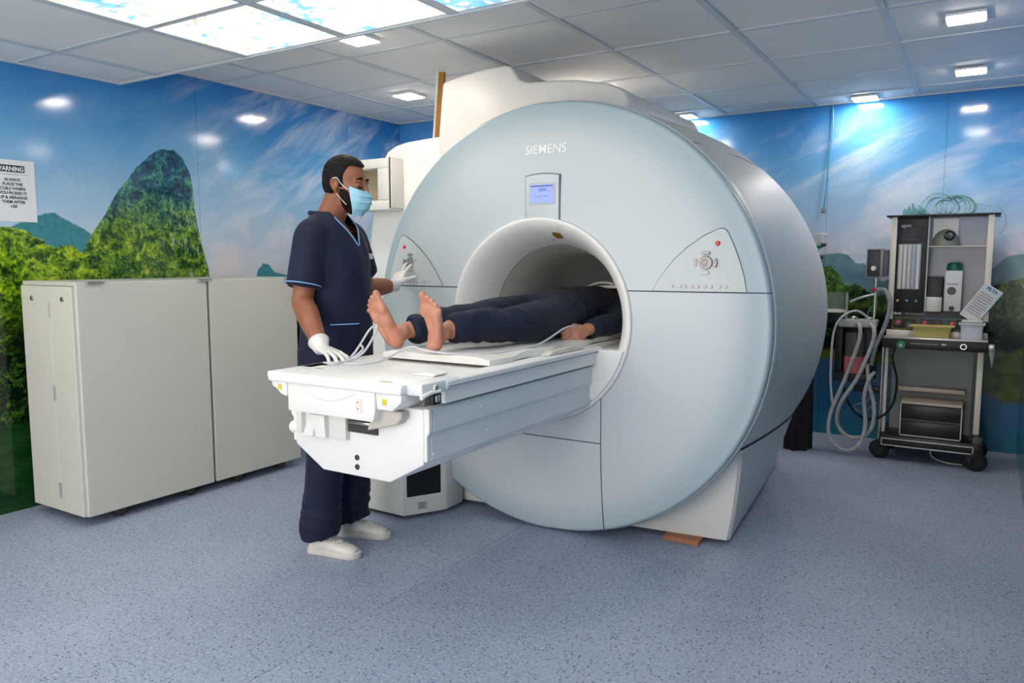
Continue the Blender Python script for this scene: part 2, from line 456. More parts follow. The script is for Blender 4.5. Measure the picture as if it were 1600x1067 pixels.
def right_mural():
    m = bpy.data.materials.new('mural_right_laminate'); m.use_nodes = True
    t = NT(m); P = t.pos(); z = t.sep(P)[2]; n = t.noise(P, 3, 5)
    zz = t.math('ADD', z, t.math('MULTIPLY', t.math('SUBTRACT', n, 0.5), 0.3))
    c = t.ramp(t.math('DIVIDE', zz, 2.5), [(0.0, srgb('#1d6f86')), (0.2, srgb('#2f6f94')), (0.24, srgb('#34511d')), (0.42, srgb('#1c3018')), (0.46, srgb('#8ba6c0')), (0.7, srgb('#6aa6dc')), (1.0, srgb('#1c6cbc'))])
    t.put(t.b.inputs['Base Color'], c); t.b.inputs['Roughness'].default_value = 0.16
    return m
panels(wr, [Y0, -0.4, 0.82, 2.04, 3.26, 4.48, 5.35, BY], 'x+', right_mural())

# floor: two vinyl sheets meeting at a thin seam
def floor_mat():
    m = bpy.data.materials.new('speckled_vinyl'); m.use_nodes = True
    t = NT(m); P = t.pos(); s = t.sep(P)
    p = t.comb(s[0], s[1], 0.0)
    base = t.ramp(t.noise(p, 1.6, 5, 0.6), [(0.35, srgb('#8b98b0')), (0.65, srgb('#9aa7be'))])
    mid = t.noise(p, 90, 3, 0.7)
    base = t.mix(t.step(mid, 0.5, 0.62), base, srgb('#abb6cc'))
    base = t.mix(t.step(t.noise(p, 70, 3, 0.7), 0.56, 0.64), base, srgb('#7588a0'))
    d = t.voro(p, 75); e = t.voro(p, 75, out='Color')
    es = t.sep(e)
    k = t.math('MULTIPLY', t.step(d, 0.30, 0.2), t.step(es[0], 0.62, 0.66))
    base = t.mix(k, base, srgb('#465a76'))
    k2 = t.math('MULTIPLY', t.step(d, 0.30, 0.2), t.step(es[1], 0.8, 0.84))
    base = t.mix(k2, base, srgb('#4a3f4a'))
    t.put(t.b.inputs['Base Color'], base)
    t.b.inputs['Roughness'].default_value = 0.5
    t.bump(t.noise(p, 120, 4), 0.15, 0.001)
    return m
fm = floor_mat()
fl = struct('floor', BX(LX - 0.12, RX + 0.12, Y0 - 0.12, BY + 0.12, -0.1, -0.002), mat('floor_seam', '#5c6f84', 0.7), smooth=False)
obj('vinyl_sheet', BX(LX - 0.005, -1.8412, Y0, BY, -0.002, 0.0), fm, fl, smooth=False)
obj('vinyl_sheet', BX(-1.8388, RX + 0.005, Y0, BY, -0.002, 0.0), fm, fl, smooth=False)

# ceiling: upper grid beyond y=2.58, lower grid before it
tilem = mat('ceiling_tile_paint', '#e6e6e6', 0.75, var=0.03, vscale=3)
gridm = mat('ceiling_grid_metal', '#c6ccd2', 0.45)
STEP = 2.585
ce = struct('ceiling', BX(LX - 0.12, RX + 0.12, STEP - 0.02, BY + 0.12, ZU + 0.012, ZU + 0.1), gridm, smooth=False)
cl = struct('ceiling', BX(LX - 0.12, RX + 0.12, Y0 - 0.12, STEP - 0.022, ZL + 0.012, ZL + 0.2), gridm, smooth=False)
obj('step_fascia', BX(LX, RX, STEP - 0.02, STEP, ZL - 0.004, ZU + 0.1, 0.002), gridm, cl, smooth=False)
tile_me = {}
def tile(par, x0, x1, y0, y1, z, m, name='ceiling_tile', up=0.006, th=0.012):
    key = (round(x1 - x0, 3), round(y1 - y0, 3), m.name)
    if key not in tile_me:
        bm = BM(); w, d = (x1 - x0) / 2, (y1 - y0) / 2
        box(bm, -w, w, -d, d, 0, th, 0.002, 1)
        me = bpy.data.meshes.new(name); bm.to_mesh(me); bm.free(); me.materials.append(m); tile_me[key] = me
    o = bpy.data.objects.new(name, tile_me[key]); COL.objects.link(o); o.parent = par
    o.location = ((x0 + x1) / 2, (y0 + y1) / 2, z + up)
    return o
ux = [LX, -3.71, -3.06, -2.41, -1.76, -1.11, -0.46, 0.19]
uy = [STEP, 3.225, 3.865, 4.495, 5.1, 5.68, BY]
g = 0.014
for i in range(len(ux) - 1):
    for j in range(len(uy) - 1):
        sg = 0.004 + 0.003 * ((i * 3 + j * 5) % 3)
        tile(ce, ux[i] + g, ux[i + 1] - g, uy[j] + 0.008, uy[j + 1] - 0.008, ZU, tilem, up=sg)
for x in ux[1:]:
    obj('grid_bar', BX(x - 0.016, x + 0.016, STEP, BY, ZU - 0.0, ZU + 0.012), gridm, ce, smooth=False)
for y in uy[1:-1]:
    obj('grid_bar', BX(LX, RX, y - 0.011, y + 0.011, ZU + 0.001, ZU + 0.011), gridm, ce, smooth=False)
lx = [LX, -3.77, -3.085, -2.44, -1.85, -1.21, -0.57, 0.07]
ly = [Y0, -1.2, -0.55, 0.1, 0.75, 1.4, 2.045, STEP - 0.022]
def panel_print():
    m = bpy.data.materials.new('backlit_sky_print'); m.use_nodes = True
    t = NT(m); P = t.pos(); s = t.sep(P); p = t.comb(s[0], s[1], 0)
    n1 = t.noise(p, 3.2, 4, 0.6); n2 = t.voro(p, 22); n3 = t.noise(p, 38, 3)
    leaf = t.math('ADD', t.math('MULTIPLY', n1, 1.0), t.math('ADD', t.math('MULTIPLY', n2, -0.28), t.math('MULTIPLY', n3, 0.16)))
    k = t.step(leaf, 0.31, 0.39)
    bluec = t.ramp(n1, [(0.3, srgb('#4aa0e8')), (0.6, srgb('#9ccdf5'))])
    lc = t.ramp(t.noise(p, 26, 5, 0.7), [(0.3, srgb('#ece9a4')), (0.48, srgb('#faf8dc')), (0.6, srgb('#ffffff')), (0.72, srgb('#e8f0b4'))])
    c = t.mix(k, bluec, lc)
    w = t.math('ABSOLUTE', t.math('SUBTRACT', t.noise(p, 2.4, 3, 0.5, 0.6), 0.5))
    c = t.mix(t.math('MULTIPLY', t.step(w, 0.006, 0.002), 0.7), c, srgb('#8a7c50'))
    t.put(t.b.inputs['Base Color'], srgb('#888888'))
    t.put(t.b.inputs['Emission Color'], c); t.b.inputs['Emission Strength'].default_value = PANEL_E
    return m
printm = panel_print()
for i in range(len(lx) - 1):
    for j in range(len(ly) - 1):
        lit = (2 <= i <= 5 and j in (4, 5)) or (2 <= i <= 5 and j == 6)
        if i == 2 and False: pass
        if lit: continue
        tile(cl, lx[i] + 0.022, lx[i + 1] - 0.022, ly[j] + 0.012, ly[j + 1] - 0.012, ZL, tilem)
for i in (2, 3, 4, 5):
    for j in (4, 5, 6):
        if j == 6 and i > 5: continue
        pos = {2: 'leftmost column', 3: 'second column from the left', 4: 'third column from the left', 5: 'rightmost column'}[i]
        row = {6: 'front row at the ceiling step', 5: 'middle row', 4: 'rear row out over the viewer'}[j]
        t_ = thing('ceiling_light_panel', 'backlit ceiling panel printed with sky and blossom, %s, %s' % (pos, row), 'light panel', ((lx[i] + lx[i + 1]) / 2, (ly[j] + ly[j + 1]) / 2, ZL), 'backlit sky ceiling panels')
        x0, x1, y0, y1 = lx[i] + 0.022, lx[i + 1] - 0.022, ly[j] + 0.012, ly[j + 1] - 0.012
        obj('diffuser', BX(x0, x1, y0, y1, ZL + 0.004, ZL + 0.009), printm, t_, smooth=False)
        fb = BM()
        for (a, b, c_, d_) in ((x0 - 0.004, x1 + 0.004, y0 - 0.004, y0 + 0.004), (x0 - 0.004, x1 + 0.004, y1 - 0.004, y1 + 0.004), (x0 - 0.004, x0 + 0.004, y0, y1), (x1 - 0.004, x1 + 0.004, y0, y1)):
            box(fb, a, b, c_, d_, ZL + 0.0005, ZL + 0.0035)
        obj('frame', fb, gridm, t_, smooth=False)
for x in lx[1:]:
    obj('grid_bar', BX(x - 0.022, x + 0.022, Y0, STEP - 0.022, ZL + 0.001, ZL + 0.012), gridm, cl, smooth=False)
for y in ly[1:-1]:
    obj('grid_bar', BX(LX, RX, y - 0.014, y + 0.014, ZL + 0.002, ZL + 0.012), gridm, cl, smooth=False)

for z, y0, y1, par in ((ZU, STEP, JY, ce), (ZL, Y0, STEP - 0.02, cl)):
    obj('wall_angle', BX(LX, LX + 0.024, y0, y1, z - 0.003, z + 0.012), gridm, par, smooth=False)
obj('wall_angle', BX(JX, RX, BY - 0.024, BY, ZU - 0.003, ZU + 0.012), gridm, ce, smooth=False)
obj('wall_angle', BX(LX, JX, JY - 0.024, JY, ZU - 0.003, ZU + 0.012), gridm, ce, smooth=False)
lampm = mat('led_diffuser', '#ffffff', 0.4, emit='#fff0e0', estr=LAMP_E)
lamprim = mat('lamp_rim', '#f2f4f6', 0.4)
def lamp(x, y, z, label):
    t_ = thing('square_ceiling_lamp', label, 'ceiling light', (x, y, z), 'square LED ceiling lamps')
    w = 0.082
    fb = BM()
    box(fb, x - w, x + w, y - w, y + w, z - 0.010, z + 0.004, 0.004)
    obj('housing', fb, lamprim, t_)
    obj('diffuser', BX(x - w + 0.008, x + w - 0.008, y - w + 0.008, y + w - 0.008, z - 0.0135, z - 0.0095, 0.0015, 1), lampm, t_)
lamp(-0.147, 4.17, ZU, 'square LED lamp nearest the upper right corner of the picture, in the right tile column')
lamp(-0.147, 5.33, ZU, 'square LED lamp near the right wall, second from the upper right corner')
lamp(-0.775, 5.83, ZU, 'square LED lamp at the back wall above the anaesthesia trolley')
lamp(-2.04, 5.83, ZU, 'square LED lamp at the back wall showing just right over the scanner shell')
lamp(-3.37, 4.14, ZU, 'square LED lamp left of the scanner beside the wooden strip')
lamp(-2.74, 2.975, ZU, 'square LED lamp right beside the edge of the lit blossom panels')
lamp(-3.37, 1.0, ZL, 'square LED lamp of the lower ceiling near the left wall, outside the picture')
lamp(-2.2, 4.6, ZU, 'added square LED lamp above the scanner shell, hidden from view')  # unseen extra lamp, added to brighten the shell and the back
for k, (x, y) in enumerate([(-0.3, 1.0), (-0.9, -0.3), (-3.4, 0.4), (-3.4, -0.9), (-2.2, -0.9), (-0.2, -1.2)]):
    lamp(x, y, ZL, 'square LED lamp of the lower ceiling, outside the picture, %s' % ['right wall side', 'behind the viewer', 'left wall side', 'far rear left', 'rear middle', 'rear right corner'][k])

# cable hanging on the back wall
t_ = thing('hanging_cable', 'thin teal cable hanging down the back wall with a small grey plug', 'cable', (-1.03, BY - 0.03, 1.43))
obj('wire', TUBE([(-1.0, BY - 0.012, ZU - 0.01), (-0.995, BY - 0.015, 2.2), (-1.012, BY - 0.02, 1.95), (-1.022, BY - 0.03, 1.75), (-1.03, BY - 0.035, 1.64)], 0.005, 6, 5), mat('teal_wire', '#1a94bd', 0.4), t_)
obj('plug', BX(-1.045, -1.018, BY - 0.05, BY - 0.022, 1.61, 1.645, 0.004), mat('grey_plug', '#7b8089', 0.5), t_)

# ================================================================== MRI scanner
GX, GZ = -1.725, 0.985          # axis of the machine (runs along y)
BXc, BZc = -1.745, 1.0          # axis of the bore
FY = 3.045
mri = thing('mri_scanner', 'big white and pale blue MRI scanner with round front and open bore', 'MRI scanner', (GX, 3.9, 0))
def rout(a):
    s = math.sin(a); c = math.cos(a)
    return 1.0 + 0.018 * max(c, 0) + (0.005 if c < 0 else 0) - (0.022 if s < 0 else 0.004) * s * s
def ysurf(r):
    q = max(0.0, min(1.0, (r - 0.465) / 0.535))
    return FY + 0.055 * q ** 2.4
def front_surface(off=0.0, full=True, nr=26, na=180):
    bm = BM(); rings = []
    rs = [i / nr for i in range(nr + 1)]
    prof = [(q, None) for q in rs[:-1]]
    L = []
    for q in rs:
        L.append((q, 0.0))
    # rolled outer lip
    lip = [(0.985, 0.003), (0.994, 0.010), (1.0, 0.022), (1.0, 0.035)]
    L = [(q, 0) for q in rs if q < 0.972] + [(0.972, 0.0)] + lip
    for q, dy in L:
        ring = []
        for k in range(na):
            a = 2 * PI * k / na
            R = rout(a)
            # blend ring centre from the bore axis to the machine axis
            r_in = 0.467
            cx = BXc + (GX - BXc) * q; cz = BZc + (GZ - BZc) * q
            r = r_in + (R - r_in) * q
            ring.append(bm.verts.new((cx + r * math.cos(a), ysurf(min(r, 0.985)) + dy + off, cz + r * math.sin(a))))
        rings.append(ring)
    for i in range(len(rings) - 1):
        a, b = rings[i], rings[i + 1]
        for k in range(na): bm.faces.new([a[k], a[(k + 1) % na], b[(k + 1) % na], b[k]])
    return bm
def cutp(bm, co, no):
    bmesh.ops.bisect_plane(bm, geom=bm.verts[:] + bm.edges[:] + bm.faces[:], plane_co=Vector(co), plane_no=Vector(no), clear_outer=True)
def cover_mat():
    m = bpy.data.materials.new('front_cover_blue'); m.use_nodes = True
    t = NT(m); s = t.sep(t.pos())
    dx = t.math('SUBTRACT', s[0], GX); dz = t.math('SUBTRACT', s[2], GZ)
    r = t.math('SQRT', t.math('ADD', t.math('MULTIPLY', dx, dx), t.math('MULTIPLY', dz, dz)))
    c = t.mix(t.step(r, 0.80, 1.0), srgb('#ccd3d8'), srgb('#a9bcc5'))
    t.put(t.b.inputs['Base Color'], c); t.b.inputs['Roughness'].default_value = 0.36
    return m
coverm = cover_mat()
GP = 0.0026
def cover(name, cuts, th=0.006):
    bm = front_surface()
    for co, no in cuts: cutp(bm, co, no)
    bmesh.ops.recalc_face_normals(bm, faces=bm.faces)
    fy = sum(f.normal.y for f in bm.faces)
    if fy > 0: bmesh.ops.reverse_faces(bm, faces=bm.faces)
    bmesh.ops.solidify(bm, geom=bm.faces[:], thickness=th)
    return obj(name, bm, coverm, mri, smooth=True, angle=0.9)
ZS = 1.143; XS = -1.42; ZH = 0.462
cover('front_cover_panel', [((0, 0, ZS + GP), (0, 0, -1))])
cover('front_cover_panel', [((0, 0, ZS - GP), (0, 0, 1)), ((XS + GP, 0, 0), (-1, 0, 0))])
cover('front_cover_panel', [((0, 0, ZS - GP), (0, 0, 1)), ((XS - GP, 0, 0), (1, 0, 0)), ((0, 0, ZH + GP), (0, 0, -1))])
cover('front_hatch', [((XS - GP, 0, 0), (1, 0, 0)), ((0, 0, ZH - GP), (0, 0, 1))])
bk = front_surface(0.009, nr=12, na=96)
obj('cover_backing', bk, seamgrey, mri)
# rim and barrel shell
def lathe_shell(prof, seg=128):
    bm = BM(); rings = []
    for q, y in prof:
        rings.append([bm.verts.new((GX + rout(2 * PI * k / seg) * q * math.cos(2 * PI * k / seg), y, GZ + rout(2 * PI * k / seg) * q * math.sin(2 * PI * k / seg))) for k in range(seg)])
    for i in range(len(rings) - 1):
        a, b = rings[i], rings[i + 1]
        for k in range(seg): bm.faces.new([a[k], a[(k + 1) % seg], b[(k + 1) % seg], b[k]])
    return bm
bm = lathe_shell([(0.975, 3.128), (0.998, 3.130), (1.004, 3.134), (1.007, 3.142), (1.007, 3.174), (1.003, 3.180), (0.985, 3.182)])
obj('front_rim', bm, mat('rim_cream', '#d9dad5', 0.35), mri)
prof = [(0.98, 3.18), (0.994, 3.184), (1.0, 3.2), (1.008, 3.3), (1.02, 3.5), (1.028, 3.75), (1.028, 4.0), (1.015, 4.2), (0.985, 4.4), (0.93, 4.55), (0.84, 4.66), (0.7, 4.72), (0.36, 4.74)]
obj('barrel_shell', lathe_shell(prof, 160), greycream, mri)
# thin split line round the upper shell
bm = BM()
pts = [(GX + 1.0 * math.cos(a), GZ + 0.0) for a in (0,)]
path = []
for k in range(24):
    y = 3.182 + k * 0.05
    q = 1.0 + 0.028 * min(1, (y - 3.18) / 0.55)
    a = math.radians(51 - 6 * (k / 23))
    path.append((GX + rout(a) * q * math.cos(a) * 1.001, y, GZ + rout(a) * q * math.sin(a) * 1.001))
obj('shell_split_line', TUBE(path[:18], 0.0016, 6), seamgrey, mri)
# foot: its upper edge follows the barrel
def shell_r(y):
    for (q0, y0), (q1, y1) in zip(prof[:-1], prof[1:]):
        if y0 <= y <= y1: return q0 + (q1 - q0) * (y - y0) / max(1e-6, y1 - y0)
    return prof[0][0]
def shell_x(y, z, s):
    R = shell_r(y) * 1.001; dz = z - GZ; best = R
    for _ in range(4):
        x = math.sqrt(max(0.01, best * best - dz * dz)); a = math.atan2(dz, s * x); best = R * rout(a)
    return math.sqrt(max(0.01, best * best - dz * dz)) * s + GX
def foot():
    bm = BM(); rings = []
    ys = [0.0, 0.12, 0.3, 0.5, 0.7, 0.87, 1.0]
    for z in (0.022, 0.03, 0.15, 0.3, 0.42, 0.466):
        t = (z - 0.022) / 0.444; k = t ** 0.8; ring = []
        def side(s):
            out = []
            yf = (3.345 if s > 0 else 3.19) * (1 - t) + (3.245 if s > 0 else 3.2) * t
            yb = 4.86 * (1 - t) + 4.56 * t
            for q in ys:
                y = yf + (yb - yf) * q
                xb = (-0.922 - 0.13 * q) if s > 0 else (-2.54 + 0.10 * q)
                xt = shell_x(min(max(y, 3.2), 4.6), 0.466, s) + 0.004 * s
                out.append((xb * (1 - k) + xt * k, y, z))
            return out
        r = side(1); l = side(-1)
        x0, y0, _ = r[0]; r = [(x0 - 0.05, y0 - 0.012, z), (x0 - 0.012, y0 - 0.006, z), (x0, y0 + 0.012, z)] + r[1:]
        ring = r + l[::-1]
        rings.append([bm.verts.new(p) for p in ring])
    n = len(rings[0])
    for i in range(len(rings) - 1):
        for j in range(n): bm.faces.new([rings[i][j], rings[i][(j + 1) % n], rings[i + 1][(j + 1) % n], rings[i + 1][j]])
    bm.faces.new(rings[0][::-1]); bm.faces.new(rings[-1])
    return bm
obj('base_plinth', foot(), cream, mri, angle=0.5)
for sd in (1, -1):
    P = [(shell_x(y, 0.474, sd), y, 0.474) for y in [3.19 + 0.05 * k for k in range(28)]]
    obj('base_parting_line', TUBE(P, 0.0055, 8), dark, mri)  # dark parting line where the barrel meets the base
# bore
def funnel(off=0.0, seg=96):
    bm = BM()
    pr = [(0.466, 3.062), (0.466, 3.04), (0.463, 3.034), (0.457, 3.031), (0.448, 3.034), (0.43, 3.05), (0.408, 3.08), (0.385, 3.13), (0.364, 3.19), (0.348, 3.25)]
    pr2 = []
    for r, y in pr:
        pr2.append((r - off, y))
    lathe(bm, pr2, (BXc, 0, BZc), 'y', seg)
    return bm
obj('bore_funnel', funnel(), white, mri, angle=1.2)
bm = BM(); lathe(bm, [(0.352, 3.253), (0.346, 3.253), (0.328, 3.33), (0.312, 3.42), (0.303, 3.52), (0.30, 3.62), (0.30, 4.3), (0.32, 4.5), (0.37, 4.66), (0.43, 4.745), (0.45, 4.75)], (BXc, 0, BZc), 'y', 96)
obj('bore_tube', bm, mat('bore_liner', '#d5d1c8', 0.35, var=0.02), mri, angle=1.2)
bm = BM(); lathe(bm, [(0.3525, 3.2495), (0.346, 3.25), (0.346, 3.2535), (0.3525, 3.254)], (BXc, 0, BZc), 'y', 96)
obj('bore_seam', bm, seamgrey, mri)
# infill below the table plane
bm = BM(); seg = 64
lathe(bm, [(0.002, 3.036), (0.456, 3.036), (0.456, 3.05), (0.34, 3.27), (0.298, 3.62), (0.298, 4.6), (0.002, 4.6)], (BXc, 0, BZc), 'y', 96)
cutp(bm, (0, 0, 0.872), (0, 0, 1))
bmesh.ops.holes_fill(bm, edges=bm.edges[:])
obj('bore_infill', bm, cream, mri, angle=0.5)
# scoop under the display
bm = funnel(0.0025)
R = 0.088
poly = [(GX + 0.01 + R * math.cos(a), 1.462 + R * 0.9 * math.sin(a)) for a in [PI + PI * k / 12 for k in range(13)]]
clip_xz(bm, poly)
cutp(bm, (0, 0, 1.30), (0, 0, -1))
obj('laser_scoop', bm, white, mri)
bm = funnel(0.003); clip_xz(bm, [(-1.70, 1.372), (-1.655, 1.372), (-1.652, 1.392), (-1.69, 1.40), (-1.703, 1.39)]); cutp(bm, (0, 0, 1.30), (0, 0, -1))
obj('warning_sticker', bm, mat('amber_sticker', '#8f6c16', 0.5), mri)
bm = BM(); ellipsoid(bm, (BXc + 0.012, 3.175, BZc + 0.367), (0.004, 0.004, 0.003)); obj('laser_hole', bm, dark, mri)

# controls
def surf_clip(poly, off):
    bm = front_surface(off, nr=60, na=240)
    cutp(bm, (0, 3.2, 0), (0, 1, 0))
    # throw away most of it first
    xs = [p[0] for p in poly]; zs = [p[1] for p in poly]
    cutp(bm, (max(xs), 0, 0), (1, 0, 0)); cutp(bm, (min(xs), 0, 0), (-1, 0, 0)); cutp(bm, (0, 0, max(zs)), (0, 0, 1)); cutp(bm, (0, 0, min(zs)), (0, 0, -1))
    clip_xz(bm, poly); return bm
def scaled(poly, d):
    cx = sum(p[0] for p in poly) / len(poly); cz = sum(p[1] for p in poly) / len(poly)
    out = []
    for x, z in poly:
        v = Vector((x - cx, z - cz)); l = v.length; out.append((x + v.x / l * d, z + v.y / l * d))
    return out
TR = [(-1.19, 1.146), (-1.155, 1.205), (-1.10, 1.275), (-1.045, 1.325), (-0.985, 1.368), (-0.925, 1.397), (-0.907, 1.398), (-0.893, 1.386), (-0.868, 1.335), (-0.842, 1.27), (-0.822, 1.205), (-0.811, 1.146)]
TL = [(-3.47 - x, z) for x, z in TR][::-1]
panelgrey = mat('keypad_grey', '#cdd3d5', 0.4)
keym = mat('key_metal', '#9c9797', 0.35, 0.35)
keylight = mat('key_light', '#c9c4c6', 0.35, 0.1)
redm = mat('red_button', '#d8322e', 0.35)
def yat(x, z):
    r = math.hypot(x - GX, z - GZ); return ysurf(r)
def keypad(poly, sgn):
    outline = surf_clip(scaled(poly, 0.0045), -0.0012)
    cutp(outline, (0, 0, ZS + GP), (0, 0, -1))
    side = 'right' if sgn > 0 else 'left'
    pan = obj('keypad_panel', surf_clip(poly, -0.0028), panelgrey, mri, label='grey triangular keypad on the %s of the front' % side)
    obj('keypad_outline', outline, seamgrey, pan)
    ox = -0.972 if sgn > 0 else -2.498
    oz = 1.262; y = yat(ox, oz) - 0.0025
    def bt(name, f, m):
        bm = BM(); f(bm); return obj(name, bm, m, pan)
    bt('dial_key', lambda b: lathe(b, [(0.0, -0.006), (0.006, -0.006), (0.008, -0.003), (0.012, -0.003), (0.014, -0.006), (0.026, -0.005), (0.0285, -0.001), (0.0285, 0.006)], (ox, y, oz), 'y', 28), keym)
    bt('dial_centre', lambda b: ellipsoid(b, (ox, y - 0.005, oz), (0.005, 0.003, 0.005)), keylight)
    for k in range(4):
        def arc(b, k=k):
            a0 = k * PI / 2; P = []
            for j in range(7):
                a = a0 + math.radians(-24 + 8 * j); P.append((ox + 0.047 * math.cos(a), oz + 0.047 * math.sin(a)))
            for j in range(7):
                a = a0 + math.radians(20 - 6.7 * j); P.append((ox + 0.034 * math.cos(a), oz + 0.034 * math.sin(a)))
            prism(b, P, 'y', y - 0.006, y + 0.008, 0.0015, 1)
        bt('arrow_key', arc, keym if k != 3 else keylight)
    rx = ox + 0.045 * sgn; rz = 1.34; ry = yat(rx, rz)
    bt('stop_button', lambda b: lathe(b, [(0.0, -0.010), (0.007, -0.010), (0.0095, -0.007), (0.010, 0.0), (0.010, 0.006)], (rx, ry, rz), 'y', 20), redm)
    row = [-1.128, -1.093, -1.073, -1.045, -1.022, -0.992, -0.969, -0.935, -0.912]
    for x in row:
        xx = x + 0.022 if sgn > 0 else -3.47 - x - 0.022
        yy = yat(xx, 1.166)
        bt('round_key', lambda b: lathe(b, [(0.0, -0.006), (0.005, -0.006), (0.0072, -0.004), (0.0078, 0.0), (0.0078, 0.006)], (xx, yy, 1.166), 'y', 14), keylight)
keypad(TR, 1)
keypad(TL, -1)
# display
dm = mat('display_housing', '#cfd6d9', 0.4)
bm = BM()
arch = [(-1.802 + 0.169 * k / 8, 1.648 + 0.008 * math.sin(PI * k / 8)) for k in range(9)]
prism(bm, [(-1.802, 1.452)] + arch + [(-1.633, 1.452)], 'y', FY - 0.010, FY + 0.012, 0.003)
du = obj('display_unit', bm, dm, mri)
bm = BM()
arch2 = [(-1.8065 + 0.178 * k / 8, 1.652 + 0.009 * math.sin(PI * k / 8)) for k in range(9)]
prism(bm, [(-1.8065, 1.452)] + arch2 + [(-1.6285, 1.452)], 'y', FY - 0.0035, FY + 0.010)
obj('display_gasket', bm, seamgrey, du)
obj('display_bezel', BX(-1.785, -1.648, FY - 0.0115, FY - 0.008, 1.52, 1.617, 0.001, 1), mat('bezel', '#bcc5cb', 0.4), du)
obj('display_screen', BX(-1.7765, -1.657, FY - 0.0135, FY - 0.010, 1.529, 1.608, 0.0008, 1), mat('lcd', '#8f9ee0', 0.3, emit='#95a6f2', estr=0.32), du)
lcdink = mat('lcd_ink', '#4a56a8', 0.5)
R_ = (1, 0, 0); U_ = (0, 0, 1)
text('screen_digits', '0000', 0.021, face_mx((-1.712, FY - 0.0139, 1.579), R_, U_), lcdink, du, 0.0002)
text('screen_digits', 'mm', 0.008, face_mx((-1.678, FY - 0.0139, 1.579), R_, U_), lcdink, du, 0.0002)
text('screen_digits', '>: x <:  ===', 0.0135, face_mx((-1.72, FY - 0.0139, 1.553), R_, U_), lcdink, du, 0.0002)
obj('screen_bar', BX(-1.772, -1.66, FY - 0.0142, FY - 0.0134, 1.600, 1.605), lcdink, du, smooth=False)
# maker's lettering follows the cover
def surf_text():
    mx = face_mx((-1.712, 0, 1.748), R_, U_)
    o = text('maker_lettering', 'SIEMENS', 0.058, mx, mat('white_lettering', '#f7f8f7', 0.35, emit=None), mri, 0.0015, offset=0.0007, sx=0.98)
    og = origin_of(mri)
    for v in o.data.vertices:
        x = v.co.x + og.x; z = v.co.z + og.z; v.co.y = v.co.y + yat(x, z) - 0.002
    return o
surf_text()
# top cover
bm = BM()
prism(bm, [(-2.585, 1.45), (-2.585, 1.95), (-2.555, 2.225), (-2.40, 2.25), (-2.288, 2.262), (-2.16, 2.266), (-2.125, 2.255), (-2.10, 2.225), (-2.075, 2.185), (-2.03, 2.165), (-1.9, 2.158), (-1.75, 2.145), (-1.59, 2.112), (-1.50, 2.07), (-1.47, 2.02), (-1.47, 1.45)], 'y', 3.42, 4.45, 0.022, 3)
obj('top_cover', bm, cream, mri, angle=0.5)
# side housing
bm = BM()
prism(bm, [(-3.20, 0.03), (-3.20, 1.30), (-3.15, 1.60), (-3.07, 1.86), (-3.04, 1.905), (-2.98, 1.935), (-2.905, 1.95), (-2.7, 1.962), (-2.4, 1.965), (-2.4, 0.03)], 'y', 3.52, 4.6, 0.02, 3)
obj('side_housing', bm, white, mri, angle=0.5)
# small window box fixed on the housing
bm = BM()
X0, X1, Z0, Z1 = -3.235, -2.925, 1.560, 1.852; x0, x1, z0, z1 = -3.175, -3.008, 1.616, 1.797
for a, b, c, d in ((X0, X1, z1, Z1), (X0, X1, Z0, z0), (X0, x0, z0, z1), (x1, X1, z0, z1)):
    box(bm, a, b, 3.40, 3.515, c, d, 0.006, 2)
nb = obj('niche_frame', bm, cream, mri)
obj('niche_back', BX(x0 - 0.01, x1 + 0.01, 3.49, 3.518, z0 - 0.01, z1 + 0.01), mat('niche_khaki', '#9d9176', 0.35), nb, smooth=False)
obj('niche_hinge_strip', BX(X1 + 0.0, X1 + 0.006, 3.405, 3.52, Z0 + 0.012, Z1 + 0.004, 0.003), mat('dark_gasket', '#3d3b3a', 0.6), nb)
obj('niche_hinge_strip', BX(X1 + 0.006, X1 + 0.014, 3.41, 3.52, Z0 + 0.012, Z1 + 0.004, 0.003), cream, nb)
# wooden strip wedged to the ceiling
bm = BM(); vs = box(bm, -0.016, 0.016, -0.012, 0.012, 0, 0.40, 0.002)
xform(bm, bm.verts, Matrix.Translation((-2.81, 3.72, 1.967)) @ Matrix.Rotation(0.09, 4, 'Y'))
solo('wooden_strip', bm, mat('varnished_wood', '#a8762f', 0.45, var=0.15, vscale=20), 'varnished brown wooden strip standing between scanner housing and ceiling', 'wood strip')
bm = BM(); vs = box(bm, -0.006, 0.006, -0.02, 0.02, 0, 0.40, 0.001)
xform(bm, bm.verts, Matrix.Translation((-2.833, 3.72, 1.967)) @ Matrix.Rotation(0.09, 4, 'Y'))
solo('white_edge_strip', bm, ivory, 'narrow pale strip fixed along the left of the brown wooden strip', 'wood strip')
# wood block under the foot
solo('wood_block', BX(-1.20, -1.035, 3.26, 3.42, 0, 0.02, 0.001, 1), mat('packing_wood', '#a56f4c', 0.6, var=0.15, vscale=30), 'flat brown wooden block wedged under the scanner base on the floor', 'wood block')
